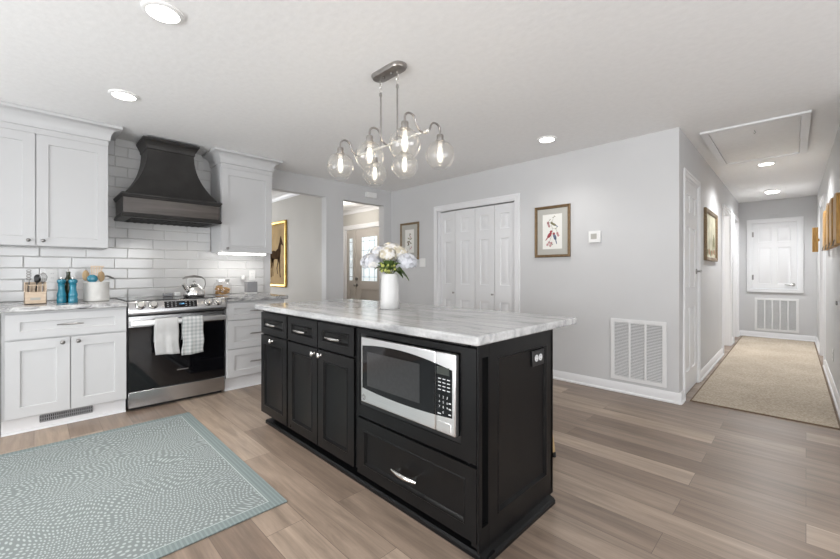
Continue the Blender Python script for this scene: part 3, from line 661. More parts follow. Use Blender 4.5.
# ------------------------------------------------------------------ white base cabinets
def shaker(fr, name, u0, u1, z0, z1, n, parent, st=0.072, mat='cab', th=0.019, prof=SHAKER, sz=None):
    sz = st if sz is None else sz
    m = MB(); m.panel(fr, u0, u1, n - th, n, z0, z1, [(u0 + st, u1 - st, z0 + sz, z1 - sz)], prof)
    return m.build(name, M[mat], parent, smooth=30)
NX = 0.72          # front plane of the doors, out from the range wall
def base_two_door(u0, u1, label):
    t = thing('base_cabinet', label, 'cabinet', FA.p((u0 + u1) / 2, 0.36, 0))
    m = MB(); m.fbox(FA, u0, u1, 0.012, NX - 0.020, 0.115, 0.876); m.fbox(FA, u0 + 0.001, u1 - 0.001, 0.02, NX - 0.075, 0.0, 0.116); m.build('body', M['cab'], t, smooth=0)
    m = MB(); m.fbox(FA, u0, u1, NX - 0.075, NX - 0.066, 0.0, 0.114); m.prism([FA.p(u0, NX - 0.066, 0), FA.p(u0, NX - 0.052, 0), FA.p(u0, NX - 0.055, 0.012), FA.p(u0, NX - 0.066, 0.018)], (0, u1 - u0, 0)); m.build('toe_kick', M['trim'], t, smooth=30)
    um = (u0 + u1) / 2
    d = shaker(FA, 'drawer', u0 + 0.022, u1 - 0.006, 0.684, 0.858, NX, t, 0.072, sz=0.055); pull(FA, um + 0.008, NX, 0.771, 0.15, M['nickel'], d, 0.024, 0.004, 0.0055)
    a = shaker(FA, 'door', u0 + 0.022, um + 0.005, 0.124, 0.671, NX, t); knob(FA, um - 0.036, NX, 0.636, M['nickel'], a, 0.015)
    b = shaker(FA, 'door', um + 0.012, u1 - 0.006, 0.124, 0.671, NX, t); knob(FA, um + 0.053, NX, 0.636, M['nickel'], b, 0.015)
    return t
base_two_door(-0.165, 0.540, 'white shaker base cabinet with one drawer over two doors left of the range')
base_two_door(-0.875, -0.170, 'white shaker base cabinet cut by the left edge of the photo')
# floor register in the toe kick
t = thing('toe_kick_vent', 'white slotted vent set in the toe kick below the left cabinet doors', 'vent', FA.p(0.18, NX - 0.064, 0.045))
m = MB(); f0 = FA
m.fbox(FA, 0.030, 0.330, NX - 0.0655, NX - 0.060, 0.046, 0.054); m.fbox(FA, 0.030, 0.330, NX - 0.0655, NX - 0.060, 0.096, 0.104)
for k in range(27):
    u = 0.030 + 0.300 * k / 26; m.fbox(FA, u - 0.0028, u + 0.0028, NX - 0.0655, NX - 0.060, 0.054, 0.096)
m.fbox(FA, 0.03, 0.33, NX - 0.065, NX - 0.061, 0.073, 0.077)
m.build('grille', M['greyp'], t, smooth=0)
m = MB(); m.fbox(FA, 0.033, 0.327, NX - 0.0658, NX - 0.0648, 0.05, 0.10); m.build('opening', M['dkvent'], t, smooth=0)  # dark sheet painted as the shade inside the vent
# three drawer cabinet
t = thing('drawer_cabinet', 'white shaker three drawer cabinet between the range and the dining opening', 'cabinet', FA.p(1.61, 0.36, 0))
m = MB(); m.fbox(FA, 1.314, 1.905, 0.012, NX - 0.020, 0.125, 0.876); m.fbox(FA, 1.315, 1.90, 0.02, NX - 0.075, 0.0, 0.126); m.build('body', M['cab'], t, smooth=0)
m = MB(); m.fbox(FA, 1.314, 1.905, NX - 0.075, NX - 0.066, 0, 0.114); m.prism([FA.p(1.314, NX - 0.066, 0), FA.p(1.314, NX - 0.052, 0), FA.p(1.314, NX - 0.055, 0.012), FA.p(1.314, NX - 0.066, 0.018)], (0, 0.591, 0)); m.build('toe_kick', M['trim'], t, smooth=30)
for z0, z1 in ((0.695, 0.858), (0.415, 0.685), (0.138, 0.405)):
    d = shaker(FA, 'drawer', 1.320, 1.898, z0, z1, NX, t, 0.066, sz=0.05 if z1 - z0 < 0.2 else 0.06)
    pull(FA, 1.609, NX, (z0 + z1) / 2, 0.16, M['nickel'], d, 0.024, 0.004, 0.0055)

def counter(name, u0, u1, label, nf=0.745):
    m = MB(); m.fbox(FA, u0, u1, 0.004, nf, 0.877, 0.914); return tag(m.build(name, M['ctr'], bevel=0.007, seg=3), label, 'countertop')
counter('countertop', -0.885, 0.542, 'grey veined stone countertop holding the utensils left of the range')
counter('countertop', 1.312, 1.93, 'grey veined stone countertop holding the cookie jar right of the range')

# ------------------------------------------------------------------ upper cabinets
NU = 0.34
def cab_crown(u0, u1, n1, z0, parent, sides=(True, True)):
    """cove crown swept round the front and sides of a wall cabinet"""
    hh = HZ - 0.002 - z0; dd = 0.085
    prof = [(0.0, 0.0), (0.012, 0.002), (0.014, 0.02)] + [(0.014 + (dd - 0.014) * (1 - math.cos(tt)), 0.024 + (hh - 0.05) * math.sin(tt)) for tt in [PI / 2 * k / 8 for k in range(9)]] + [(dd + 0.004, hh - 0.022), (dd + 0.004, hh)]
    m = MB(); R = []
    for q, z in prof:
        a = u0 - (q if sides[0] else 0); b = u1 + (q if sides[1] else 0)
        R.append([FA.p(a, 0.012, z0 + z), FA.p(b, 0.012, z0 + z), FA.p(b, n1 + q, z0 + z), FA.p(a, n1 + q, z0 + z)])
    m.rings(R); return m.build('crown', M['cab'], parent, smooth=30)
def upper(u0, u1, doors, label, z0=1.372, z1=2.34):
    t = thing('wall_cabinet', label, 'cabinet', FA.p((u0 + u1) / 2, 0.17, z0))
    m = MB(); m.fbox(FA, u0, u1, 0.012, NU - 0.020, z0, z1); m.build('body', M['cab'], t, smooth=0, bevel=0.001)
    for a, b, ks in doors:
        d = shaker(FA, 'door', a, b, z0 + 0.002, z1 - 0.078, NU, t, 0.070, prof=SHAKER)
        knob(FA, ks, NU, z0 + 0.042, M['nickel'], d, 0.014)
    m = MB(); m.fbox(FA, u0, u1, NU - 0.020, NU - 0.002, z1 - 0.076, z1); m.build('frieze', M['cab'], t, smooth=0)
    cab_crown(u0, u1, NU - 0.002, z1 - 0.03, t)
    return t
upper(-0.445, 0.462, [(-0.440, 0.006, -0.032), (0.013, 0.459, 0.052)], 'white two door wall cabinet with crown, left of the range hood')
upper(1.386, 1.930, [(1.389, 1.927, 1.445)], 'white single door wall cabinet with crown, right of the range hood')
t = tag((lambda m: m.fbox(FA, 1.395, 1.875, 0.23, 0.30, 1.352, 1.370).build('under_cabinet_light', M['strip'], bevel=0.002))(MB()), 'lit white light bar under the right wall cabinet', 'light')
area('under_cabinet_glow', FA.p(1.63, 0.22, 1.345), (0, 0, 0), 0.05, 0.46, 0.7, (1, 0.97, 0.92))

# ------------------------------------------------------------------ range hood
t = thing('range_hood', 'dark pewter range hood with a flared body above the range', 'range hood', FA.p(0.943, 0.24, 1.65))
uc = 0.943
def ringu(hw, n1, z, n0=0.012): return [FA.p(uc - hw, n0, z), FA.p(uc + hw, n0, z), FA.p(uc + hw, n1, z), FA.p(uc - hw, n1, z)]
m = MB(); R = []
for k in range(15):
    s = k / 14; f = (1 - s) ** 2.35
    R.append(ringu(0.194 + 0.190 * f, 0.32 + 0.135 * f, 1.862 + (2.345 - 1.862) * s))
m.rings(R); m.build('flared_body', M['hood'], t, smooth=25)
m = MB(); m.rings([ringu(0.392, 0.458, 1.68), ringu(0.392, 0.458, 1.832)]); m.build('band', M['hoodband'], t, smooth=0, bevel=0.002)
m = MB(); m.rings([ringu(0.392, 0.458, 1.824), ringu(0.400, 0.468, 1.830), ringu(0.404, 0.472, 1.842), ringu(0.410, 0.480, 1.848), ringu(0.410, 0.480, 1.858), ringu(0.398, 0.470, 1.866), ringu(0.385, 0.455, 1.868)]); m.build('upper_moulding', M['hood'], t, smooth=25)
m = MB(); m.rings([ringu(0.385, 0.45, 1.648), ringu(0.402, 0.470, 1.650), ringu(0.408, 0.476, 1.662), ringu(0.402, 0.470, 1.674), ringu(0.398, 0.464, 1.688), ringu(0.390, 0.456, 1.692)]); m.build('lower_moulding', M['hood'], t, smooth=25)
m = MB(); m.rings([ringu(0.196, 0.318, 2.315), ringu(0.202, 0.326, 2.325), ringu(0.204, 0.328, 2.345), ringu(0.218, 0.342, 2.372), ringu(0.228, 0.356, 2.395), ringu(0.234, 0.362, 2.400), ringu(0.234, 0.362, 2.418), ringu(0.228, 0.356, 2.420)]); m.build('top_crown', M['hood'], t, smooth=25)
m = MB(); m.fbox(FA, uc - 0.33, uc + 0.33, 0.06, 0.42, 1.643, 1.649)
for k in range(12): m.fbox(FA, uc - 0.32 + 0.055 * k, uc - 0.32 + 0.055 * k + 0.02, 0.08, 0.40, 1.638, 1.644)
m.build('filter', M['dark'], t, smooth=0)
for du in (-0.2, 0.2):
    spot('hood_lamp', FA.p(uc + du, 0.24, 1.632), 0.9, 120, 0.6, 0.03, (1, 0.90, 0.76))

# ------------------------------------------------------------------ range
t = thing('range', 'stainless slide-in electric range with black glass oven door', 'range', FA.p(0.926, 0.36, 0))
y0, y1 = 0.548, 1.304
m = MB(); m.fbox(FA, y0, y1, 0.03, 0.688, 0.03, 0.912); m.build('body', M['bplastic'], t, smooth=0)
m = MB(); m.fbox(FA, y0 + 0.02, y1 - 0.02, 0.08, 0.66, 0.0, 0.03); m.build('plinth', M['dark'], t, smooth=0)
m = MB(); m.prism([FA.p(y0, 0.60, 0.912), FA.p(y0, 0.700, 0.918), FA.p(y0, 0.712, 0.912), FA.p(y0, 0.742, 0.832), FA.p(y0, 0.738, 0.808), FA.p(y0, 0.60, 0.808)], (0, y1 - y0, 0)); cp = m.build('control_panel', M['steel'], t, bevel=0.003)
sl0 = Vector((0.742 - 0.712, 0, 0.832 - 0.912)).normalized()      # down the slanted face (n, ., z)
def onface(u, s): return FA.p(u, 0.712 + sl0.x * s, 0.912 + sl0.z * s)
fn = Vector((-sl0.z, 0, sl0.x)).normalized(); 
if fn.x < 0: fn = -fn
m = MB(); c = [onface(0.802, 0.008), onface(1.056, 0.008), onface(1.056, 0.068), onface(0.802, 0.068)]; m.prism(c, fn * 0.0015); dp = m.build('display', M['bglass'], cp, smooth=0)
class SF:   # frame lying on the slanted face, for the lettering
    def p(s, u, n, z): return onface(0.93 + u, 0.038 - z) + fn * (0.0016 + n)
m = MB(); m.text('12:00', 0.018, SF(), 0.005, 0.0003, 0.004, 0.0002); m.build('clock_digits', M['blue'], dp, smooth=0)
for ks in ((0, 1, 2), (4, 5, 6)):
  m = MB()
  for i in range(3):
    for k in ks: m.prism([SF().p(-0.108 + 0.030 * k + (0.02 if k > 3 else 0) + a, 0, 0.020 - 0.018 * i + b) for a, b in ((0, 0), (0.012, 0), (0.012, 0.003), (0, 0.003))], fn * 0.0003)
  m.build('touch_marks', M['mark'], dp, smooth=0)
for u in (0.632, 0.722, 1.150, 1.233):
    m = MB(); p = onface(u, 0.032)
    m.lathe([(0.032, 0), (0.032, 0.004), (0.026, 0.007), (0.026, 0.012), (0.024, 0.034), (0.021, 0.038), (0.001, 0.039)], p, 24, fn)
    kn = m.build('knob', M['chrome'], cp, smooth=35)
    m = MB(); m.lathe([(0.036, 0.0002), (0.034, 0.005), (0.0325, 0.006), (0.0325, 0.0002)], p, 28, fn, False, False); m.build('ring', M['bplastic'], kn, smooth=35)
m = MB(); m.fbox(FA, y0 + 0.004, y1 - 0.004, 0.688, 0.708, 0.166, 0.795); dr = m.build('oven_door', M['bglass'], t, smooth=0, bevel=0.004)
m = MB(); m.fbox(FA, y0 + 0.004, y1 - 0.004, 0.706, 0.711, 0.700, 0.790); m.build('top_rail', M['steel'], dr, smooth=0, bevel=0.002)
m = MB(); m.fbox(FA, 0.90, 0.99, 0.7075, 0.7085, 0.287, 0.296); m.build('maker_mark', M['nickel'], dr, smooth=0)
m = MB(); m.fbox(FA, y0 + 0.012, y1 - 0.012, 0.745, 0.766, 0.712, 0.756)
for u in (y0 + 0.012, y1 - 0.047): m.fbox(FA, u, u + 0.035, 0.708, 0.750, 0.716, 0.752)
m.build('handle', M['steel2'], dr, bevel=0.008, seg=3)
m = MB(); m.fbox(FA, y0 + 0.004, y1 - 0.004, 0.688, 0.710, 0.028, 0.158); m.build('drawer', M['steel'], t, bevel=0.003)
m = MB(); m.fbox(FA, y0, y1, 0.035, 0.640, 0.912, 0.921); ck = m.build('cooktop', M['bglass'], t, bevel=0.003)
for (u, n, r) in ((0.74, 0.22, 0.075), (1.13, 0.22, 0.09), (0.74, 0.48, 0.10), (1.13, 0.48, 0.08)):
    m = MB(); ps = [FA.p(u + r * math.cos(a), n + r * math.sin(a), 0.9212) for a in [2 * PI * k / 32 for k in range(32)]]; m.tube(ps, 0.0012, 6, True); m.build('burner_ring', M['nickel'], ck)

# towels over the oven handle
def towel(u0, u1, zb, mat, label, seed, zback=0.56):
    rnd = random.Random(seed); m = MB(); cols = 15
    path = [(0.727, zback)] + [(0.729 + 0.004 * k, zback + (0.752 - zback) * k / 4) for k in range(1, 4)]
    path += [(0.738, 0.755), (0.745, 0.7625), (0.757, 0.7645), (0.768, 0.7625), (0.775, 0.756), (0.777, 0.74)] + [(0.777 + 0.0035 * math.sin(k), 0.74 - (0.74 - zb) * k / 12) for k in range(1, 13)]
    ph = rnd.uniform(0, 6); V = []
    for i, (n, z) in enumerate(path):
        row = []
        low = max(0, i - 9) / 12.0
        for j in range(cols):
            s = j / (cols - 1); wv = 0.004 * low * math.sin(9 * s + ph) + 0.003 * low * math.sin(17 * s + ph * 2)
            sag = 0.006 * low * math.sin(3 * s + ph); du = 0.006 * low * math.sin(4 * (z - zb) * 8 + ph)
            row.append(m.bm.verts.new(FA.p(u0 + (u1 - u0) * s + du + 0.010 * low * (s - 0.3), n + wv, z + sag)))
        V.append(row)
    for i in range(len(V) - 1):
        for j in range(cols - 1): m.bm.faces.new((V[i][j], V[i][j + 1], V[i + 1][j + 1], V[i + 1][j]))
    o = m.build('dish_towel', M[mat], smooth=60)
    md = o.modifiers.new('thick', 'SOLIDIFY'); md.thickness = 0.003; md.offset = 1
    return tag(o, label, 'towel')
towel(0.724, 0.896, 0.452, 'linen', 'plain white dish towel hanging on the left of the oven handle', 3)
towel(0.928, 1.092, 0.432, 'check', 'pale grey checked dish towel hanging on the right of the oven handle', 5)

# ------------------------------------------------------------------ things on the counters
CT = 0.9145
# utensil block
bx_, by_ = -4.215, 0.008
t = thing('utensil_holder', 'pale wooden utensil caddy with dark tools standing in it', 'utensil holder', (bx_, by_, CT))
m = MB(); hw, hd, hh = 0.062, 0.050, 0.150
m.box(bx_ - hd, bx_ + hd, by_ - hw, by_ + hw, CT, CT + 0.008)
m.box(bx_ - hd, bx_ - hd + 0.008, by_ - hw, by_ + hw, CT, CT + hh + 0.02); m.box(bx_ + hd - 0.008, bx_ + hd, by_ - hw, by_ + hw, CT, CT + 0.096)
for s in (-1, 1): m.box(bx_ - hd, bx_ + hd, by_ + s * hw - (0.006 if s > 0 else 0), by_ + s * hw + (0 if s > 0 else 0.006), CT, CT + hh + (0.02 if s < 0 else 0.0))
m.build('box', M['wood'], t, bevel=0.0015)
m = MB()
for k in range(6): m.box(bx_ + hd - 0.006, bx_ + hd, by_ - hw + 0.010 + 0.0205 * k, by_ - hw + 0.0145 + 0.0205 * k, CT + 0.096, CT + 0.148)
m.box(bx_ + hd - 0.007, bx_ + hd + 0.001, by_ - hw, by_ + hw, CT + 0.144, CT + 0.150); m.build('slats', M['wood'], t, smooth=0)
m = MB(); m.box(bx_ + hd, bx_ + hd + 0.0015, by_ - 0.028, by_ + 0.028, CT + 0.034, CT + 0.052); m.build('label_slot', M['matb'], t, smooth=0)
def utensil(name, label, p0, p1, mat, head):
    m = MB(); p0 = Vector(p0); p1 = Vector(p1); m.tube([p0, p0.lerp(p1, 0.5), p1], [0.004, 0.0045, 0.004], 8)
    head(m, p1, (p1 - p0).normalized()); return tag(m.build(name, M[mat], smooth=50), label, name.replace('_', ' '))
def head_tong(m, p, d):
    for s in (-1, 1): m.tube([p + Vector((0, s * 0.006, -0.05)), p + Vector((0.004, s * 0.014, 0)), p + Vector((0.006, s * 0.008, 0.05))], [0.006, 0.008, 0.005], 8)
def head_spoon(m, p, d): m.ell(p + d * 0.028, 0.008, 0.021, 0.034, 14, 8)
def head_whisk(m, p, d):
    for k in range(6):
        a = PI * k / 6; v = Vector((math.cos(a), math.sin(a), 0)) * 0.025
        m.tube([p, p + d * 0.02 + v * 0.8, p + d * 0.05 + v, p + d * 0.075 + v * 0.5, p + d * 0.082, p + d * 0.075 - v * 0.5, p + d * 0.05 - v, p + d * 0.02 - v * 0.8, p], 0.0016, 5)
def head_ring(m, p, d):
    for k in range(4): m.tube([p + d * (0.012 + 0.02 * k) + Vector((0, 0.012 * math.cos(a), 0.008 * math.sin(a))) for a in [2 * PI * j / 12 for j in range(12)]], 0.003, 6, True)
utensil('can_opener', 'dark metal tool standing at the left end of the wooden caddy', (bx_, by_ - 0.035, CT + 0.012), (bx_ + 0.006, by_ - 0.036, CT + 0.185), 'nickel', head_ring)
utensil('serving_spoon', 'black serving spoon standing in the middle of the wooden caddy', (bx_ - 0.01, by_ - 0.002, CT + 0.012), (bx_ + 0.012, by_ + 0.008, CT + 0.168), 'bplastic', head_spoon)
utensil('whisk', 'wire whisk standing at the right of the wooden caddy', (bx_ + 0.005, by_ + 0.036, CT + 0.012), (bx_ + 0.008, by_ + 0.040, CT + 0.160), 'nickel', head_whisk)
# pepper mills and oil bottle
def mill(x, y, label):
    m = MB(); K = 1.2; m.lathe([(rr * 0.95, zz * K) for rr, zz in [(0.030, 0), (0.031, 0.004), (0.031, 0.030), (0.0285, 0.036), (0.0285, 0.040), (0.031, 0.046), (0.030, 0.060), (0.024, 0.078), (0.0215, 0.095), (0.022, 0.112), (0.025, 0.122), (0.020, 0.126), (0.0265, 0.132), (0.030, 0.142), (0.029, 0.152), (0.020, 0.158), (0.004, 0.160)]], (x, y, CT), 28)
    o = m.build('pepper_mill', M['teal'], smooth=40); m = MB(); m.lathe([(0.006, 0.1595), (0.006, 0.165), (0.009, 0.170), (0.007, 0.176), (0.001, 0.178)], (x, y, CT + 0.032), 16); m.build('finial', M['chrome'], o, smooth=50)
    return tag(o, label, 'mill', 'teal salt and pepper mills')
mill(-4.225, 0.156, 'teal glazed mill on the counter, the one nearer the wooden utensil caddy')
mill(-4.195, 0.224, 'teal glazed mill on the counter, the one nearer the white crock')
m = MB(); m.lathe([(0.030, 0), (0.032, 0.004), (0.032, 0.155), (0.028, 0.180), (0.016, 0.202), (0.014, 0.212), (0.014, 0.242), (0.016, 0.243), (0.016, 0.250), (0.012, 0.252)], (-4.30, 0.200, CT), 24)
o = m.build('oil_bottle', M['oliveg'], smooth=40); m = MB(); m.tube([(-4.30, 0.200, CT + 0.251), (-4.30, 0.200, CT + 0.270), (-4.297, 0.202, CT + 0.295)], [0.008, 0.004, 0.0025], 8); m.build('pour_spout', M['chrome'], o)
tag(o, 'dark olive glass oil bottle behind the two teal mills', 'bottle')
# stoneware crock with utensils
cx, cy = -4.30, 0.378
m = MB(); m.lathe([(0.080, 0), (0.087, 0.006), (0.088, 0.03), (0.087, 0.155), (0.089, 0.160), (0.086, 0.164), (0.081, 0.160), (0.079, 0.02), (0.001, 0.016)], (cx, cy, CT), 40)
tag(m.build('crock', M['crock'], smooth=40), 'wide white stoneware crock holding wooden spoons beside the range', 'crock')
def head_turner(m, p, d):
    a = Vector((0, 1, 0)); q = d
    w0, w1, L_ = 0.028, 0.044, 0.095
    for i in range(5):
        s0, s1 = -1 + 0.4 * i, -1 + 0.4 * i + 0.26
        m.prism([p + a * (w0 * s0), p + a * (w0 * s1), p + a * (w1 * s1) + q * L_, p + a * (w1 * s0) + q * L_], (0.004, 0, 0))
    m.prism([p + a * w1 + q * L_, p - a * w1 + q * L_, p - a * w1 * 1.02 + q * (L_ + 0.012), p + a * w1 * 1.02 + q * (L_ + 0.012)], (0.004, 0, 0))
    m.prism([p + a * w0 - q * 0.01, p - a * w0 - q * 0.01, p - a * w0 + q * 0.012, p + a * w0 + q * 0.012], (0.004, 0, 0))
def head_scoop(m, p, d): m.ell(p + d * 0.025, 0.012, 0.036, 0.034, 18, 9)
def head_paddle(m, p, d): m.ell(p + d * 0.03, 0.005, 0.024, 0.045, 14, 8)
utensil('slotted_turner', 'pale wooden slotted turner fanned out of the white crock', (cx, cy - 0.02, CT + 0.02), (cx + 0.02, cy - 0.005, CT + 0.195), 'wood', head_turner)
utensil('serving_ladle', 'round teal ladle leaning out of the front of the white crock', (cx + 0.02, cy - 0.02, CT + 0.02), (cx + 0.060, cy - 0.030, CT + 0.168), 'teal', head_scoop)
utensil('wooden_spoon', 'brown wooden spoon leaning left out of the white crock', (cx, cy - 0.01, CT + 0.02), (cx + 0.02, cy - 0.062, CT + 0.190), 'stoolw', head_paddle)
utensil('wooden_spatula', 'brown wooden spatula standing at the right in the white crock', (cx + 0.01, cy + 0.02, CT + 0.02), (cx + 0.03, cy + 0.028, CT + 0.180), 'stoolw', head_paddle)
# small curved metal hook on the tiles
m = MB(); m.fbox(FA, 0.475, 0.495, 0.0105, 0.016, 1.10, 1.135)
m.tube([FA.p(0.440, 0.040, 1.092), FA.p(0.448, 0.043, 1.108), FA.p(0.466, 0.045, 1.120), FA.p(0.485, 0.045, 1.124), FA.p(0.505, 0.045, 1.120), FA.p(0.52, 0.043, 1.108), FA.p(0.535, 0.040, 1.104)], [0.004, 0.006, 0.007, 0.008, 0.008, 0.007, 0.005], 8); m.cyl(FA.p(0.485, 0.014, 1.118), FA.p(0.485, 0.045, 1.122), 0.005)
tag(m.build('wall_hook', M['nickel'], smooth=40), 'small curved dark metal hook on the tiles above the left end of the range', 'hook')
# outlets
def outlet(fr, u, z, n, label, horiz=False, mat='wpl', rec='wpl', rot=None, h=None):
    w_, q = (0.115, 0.075) if horiz else (0.072, 0.115)
    t = thing('power_outlet', label, 'outlet', fr.p(u, n, z))
    m = MB(); m.fbox(fr, u - w_ / 2, u + w_ / 2, n, n + 0.006, z - q / 2, z + q / 2); m.build('plate', M[mat], t, bevel=0.002)
    for s in (-1, 1):
        du, dz = (s * 0.0195, 0) if horiz else (0, s * 0.0195)
        m = MB(); c = fr.p(u + du, n + 0.006, z + dz); m.lathe([(0.0165, 0), (0.0165, 0.002), (0.001, 0.0022)], c, 20, fr.n); rc = m.build('receptacle', M[rec], t)
        m = MB()
        for k in (-1, 1):
            if horiz: m.fbox(fr, u + du - 0.004, u + du + 0.004, n + 0.0082, n + 0.0086, z + k * 0.006 - 0.001, z + k * 0.006 + 0.001)
            else: m.fbox(fr, u + k * 0.006 - 0.001, u + k * 0.006 + 0.001, n + 0.0082, n + 0.0086, z + dz - 0.004, z + dz + 0.004)
        m.build('slots', M['dark'], rc, smooth=0)
    return t
outlet(FA, 0.112, 1.130, 0.0105, 'white outlet on the tiles between the wooden caddy and the teal mills')
outlet(FA, 1.835, 1.125, 0.0105, 'white outlet on the tiles above the small grey speaker')
m = MB(); m.fbox(FA, 1.700, 1.735, 0.0105, 0.05, 1.075, 1.125); o = m.build('plug_adapter', M['wpl'], bevel=0.006); tag(o, 'small white plug adapter on the tiles left of the speaker', 'adapter')
# kettle
kx, ky, kz = -4.22, 1.105, 0.9225
t = thing('kettle', 'polished steel kettle with an arched handle on the cooktop', 'kettle', (kx, ky, kz))
m = MB(); m.lathe([(0.085, 0), (0.092, 0.006), (0.092, 0.03), (0.088, 0.055), (0.075, 0.085), (0.058, 0.103), (0.045, 0.110)], (kx, ky, kz), 36); m.build('body', M['chrome'], t, smooth=50)
m = MB(); m.lathe([(0.046, 0.110), (0.040, 0.118), (0.02, 0.124), (0.006, 0.126), (0.006, 0.136), (0.013, 0.142), (0.014, 0.150), (0.008, 0.156), (0.001, 0.157)], (kx, ky, kz), 28); m.build('lid', M['chrome'], t, smooth=50)
m = MB(); m.tube([(kx + 0.045, ky - 0.058, kz + 0.06), (kx + 0.058, ky - 0.085, kz + 0.088), (kx + 0.068, ky - 0.105, kz + 0.115), (kx + 0.072, ky - 0.113, kz + 0.128)], [0.024, 0.019, 0.015, 0.016], 14); m.build('spout', M['chrome'], t, smooth=50)
m = MB(); m.tube([(kx, ky + 0.085 , kz + 0.07), (kx, ky + 0.10, kz + 0.12), (kx, ky + 0.095, kz + 0.165), (kx, ky + 0.065, kz + 0.190), (kx, ky, kz + 0.200), (kx, ky - 0.075, kz + 0.188), (kx, ky - 0.10, kz + 0.175)], [0.005, 0.005, 0.005, 0.008, 0.0115, 0.010, 0.006], 12); m.build('handle', M['nickel'], t, smooth=50)
# spoon rest and butter dish at the back of the cooktop
m = MB(); m.box(-4.50, -4.42, 0.898, 0.972, 0.9225, 0.955); tag(m.build('salt_box', M['greyp'], bevel=0.006), 'low grey block at the back of the cooktop left of the kettle', 'box')
m = MB(); m.box(-4.47, -4.41, 0.984, 1.034, 0.9225, 0.962); tag(m.build('butter_dish', M['wpl'], bevel=0.008), 'small white dish between the grey block and the kettle', 'dish')
# cookie jar
jx, jy = -4.50, 1.455
t = thing('cookie_jar', 'clear glass jar of cookies with a grey metal lid by the right tiles', 'jar', (jx, jy, CT))
m = MB(); m.lathe([(0.076, 0.001), (0.086, 0.006), (0.090, 0.03), (0.090, 0.100), (0.082, 0.122), (0.058, 0.136), (0.056, 0.142)], (jx, jy, CT), 36, cap1=False); m.build('glass', M['glass'], t, smooth=50)
m = MB(); m.lathe([(0.062, 0.1425), (0.066, 0.146), (0.066, 0.166), (0.060, 0.171), (0.001, 0.172)], (jx, jy, CT), 30); m.build('lid', M['steel2'], t, smooth=40)
rnd = random.Random(4); k = 0
for zc in (0.020, 0.044, 0.068, 0.090):
    for a in range(4):
        if zc > 0.07 and a > 1: continue
        an = a * PI / 2 + zc * 40; rr = 0.044
        m = MB(); c = Vector((jx + rr * math.cos(an), jy + rr * math.sin(an), CT + zc)); ax = Vector((rnd.uniform(-.4, .4), rnd.uniform(-.4, .4), 1)).normalized()
        m.lathe([(0.014, -0.009), (0.031, -0.006), (0.035, 0), (0.031, 0.006), (0.014, 0.010), (0.001, 0.010)], c, 14, ax)
        tag(m.build('cookie', M['cookie'], smooth=50), 'golden round cookie inside the glass jar', 'cookie', 'cookies in the glass jar')
# smart speaker / small grey block with a white base
m0 = thing('speaker', 'small grey cloth speaker with a white base on the right counter', 'speaker', (-4.44, 1.735, CT))
m = MB(); m.box(-4.490, -4.400, 1.680, 1.795, CT + 0.022, CT + 0.142); m.build('cloth_body', M['greyp'], m0, bevel=0.008, seg=3)
m = MB(); m.box(-4.484, -4.404, 1.686, 1.789, CT, CT + 0.022); m.build('base', M['wpl'], m0, bevel=0.003)
m = MB(); m.box(-4.488, -4.402, 1.682, 1.793, CT + 0.142, CT + 0.146); m.build('top', M['wpl'], m0, bevel=0.002)

# ------------------------------------------------------------------ island
t = thing('kitchen_island', 'black painted kitchen island with raised panels and a built-in microwave bay', 'island', (-1.94, 1.57, 0))
XL, XR, YB = -3.0, -0.92, 1.885
B = M['black']
m = MB()
m.box(XL, XR - 0.055, 1.272, YB - 0.02, 0.085, 0.474)                     # lower carcase
m.box(XL, -1.733, 1.272, YB - 0.02, 0.474, 0.874)                        # left carcase
m.box(-1.733, XR - 0.055, 1.70, YB - 0.02, 0.474, 0.874)                 # behind the microwave
m.box(-1.733, XR - 0.055, 1.272, 1.70, 0.826, 0.874)
m.box(-1.733, -1.715, 1.272, 1.70, 0.474, 0.826); m.box(-1.00, XR - 0.055, 1.272, 1.70, 0.474, 0.826)
m.box(XL, XR, YB - 0.02, YB, 0.03, 0.874)
m.build('carcase', B, t, smooth=0, bevel=0.001)
m = MB(); m.box(XL + 0.07, XR - 0.002, 1.325, YB - 0.02, 0, 0.086); m.build('toe_kick', B, t, smooth=0)
# base shoe
m = MB()
m.prism([(XL + 0.055, 1.262, 0), (XL + 0.055, 1.262, 0.016), (XL + 0.055, 1.270, 0.026), (XL + 0.055, 1.325, 0.028), (XL + 0.055, 1.325, 0)], (XR + 0.030 - XL - 0.055, 0, 0))
m.prism([(XR + 0.030, 1.262, 0), (XR + 0.030, 1.262, 0.016), (XR + 0.022, 1.262, 0.026), (XR - 0.002, 1.262, 0.035), (XR - 0.002, 1.262, 0)], (0, 0.588, 0))
m.build('base_shoe', B, t, smooth=30)
# fluted corner post
m = MB(); zt = 0.874
def post(z0, z1, groove):
    x1, g = XR - 0.0005, 0.034
    p = [(-0.9295, 1.252), (x1 - 0.003, 1.252), (x1, 1.255)]
    if groove: p += [(x1, 1.2735)] + [(x1 - g * math.sin(PI * k / 8), 1.2945 - 0.0210 * math.cos(PI * k / 8)) for k in range(1, 8)] + [(x1, 1.3155)]
    p += [(x1, 1.3215), (-0.975, 1.3215), (-0.975, 1.2730), (-0.9295, 1.2730)]
    m.prism([(x, y, z0) for x, y in p], (0, 0, z1 - z0))
post(0.035, 0.13, False); post(0.13, 0.815, True); post(0.815, zt, False)
m.build('corner_post', B, t, smooth=0)
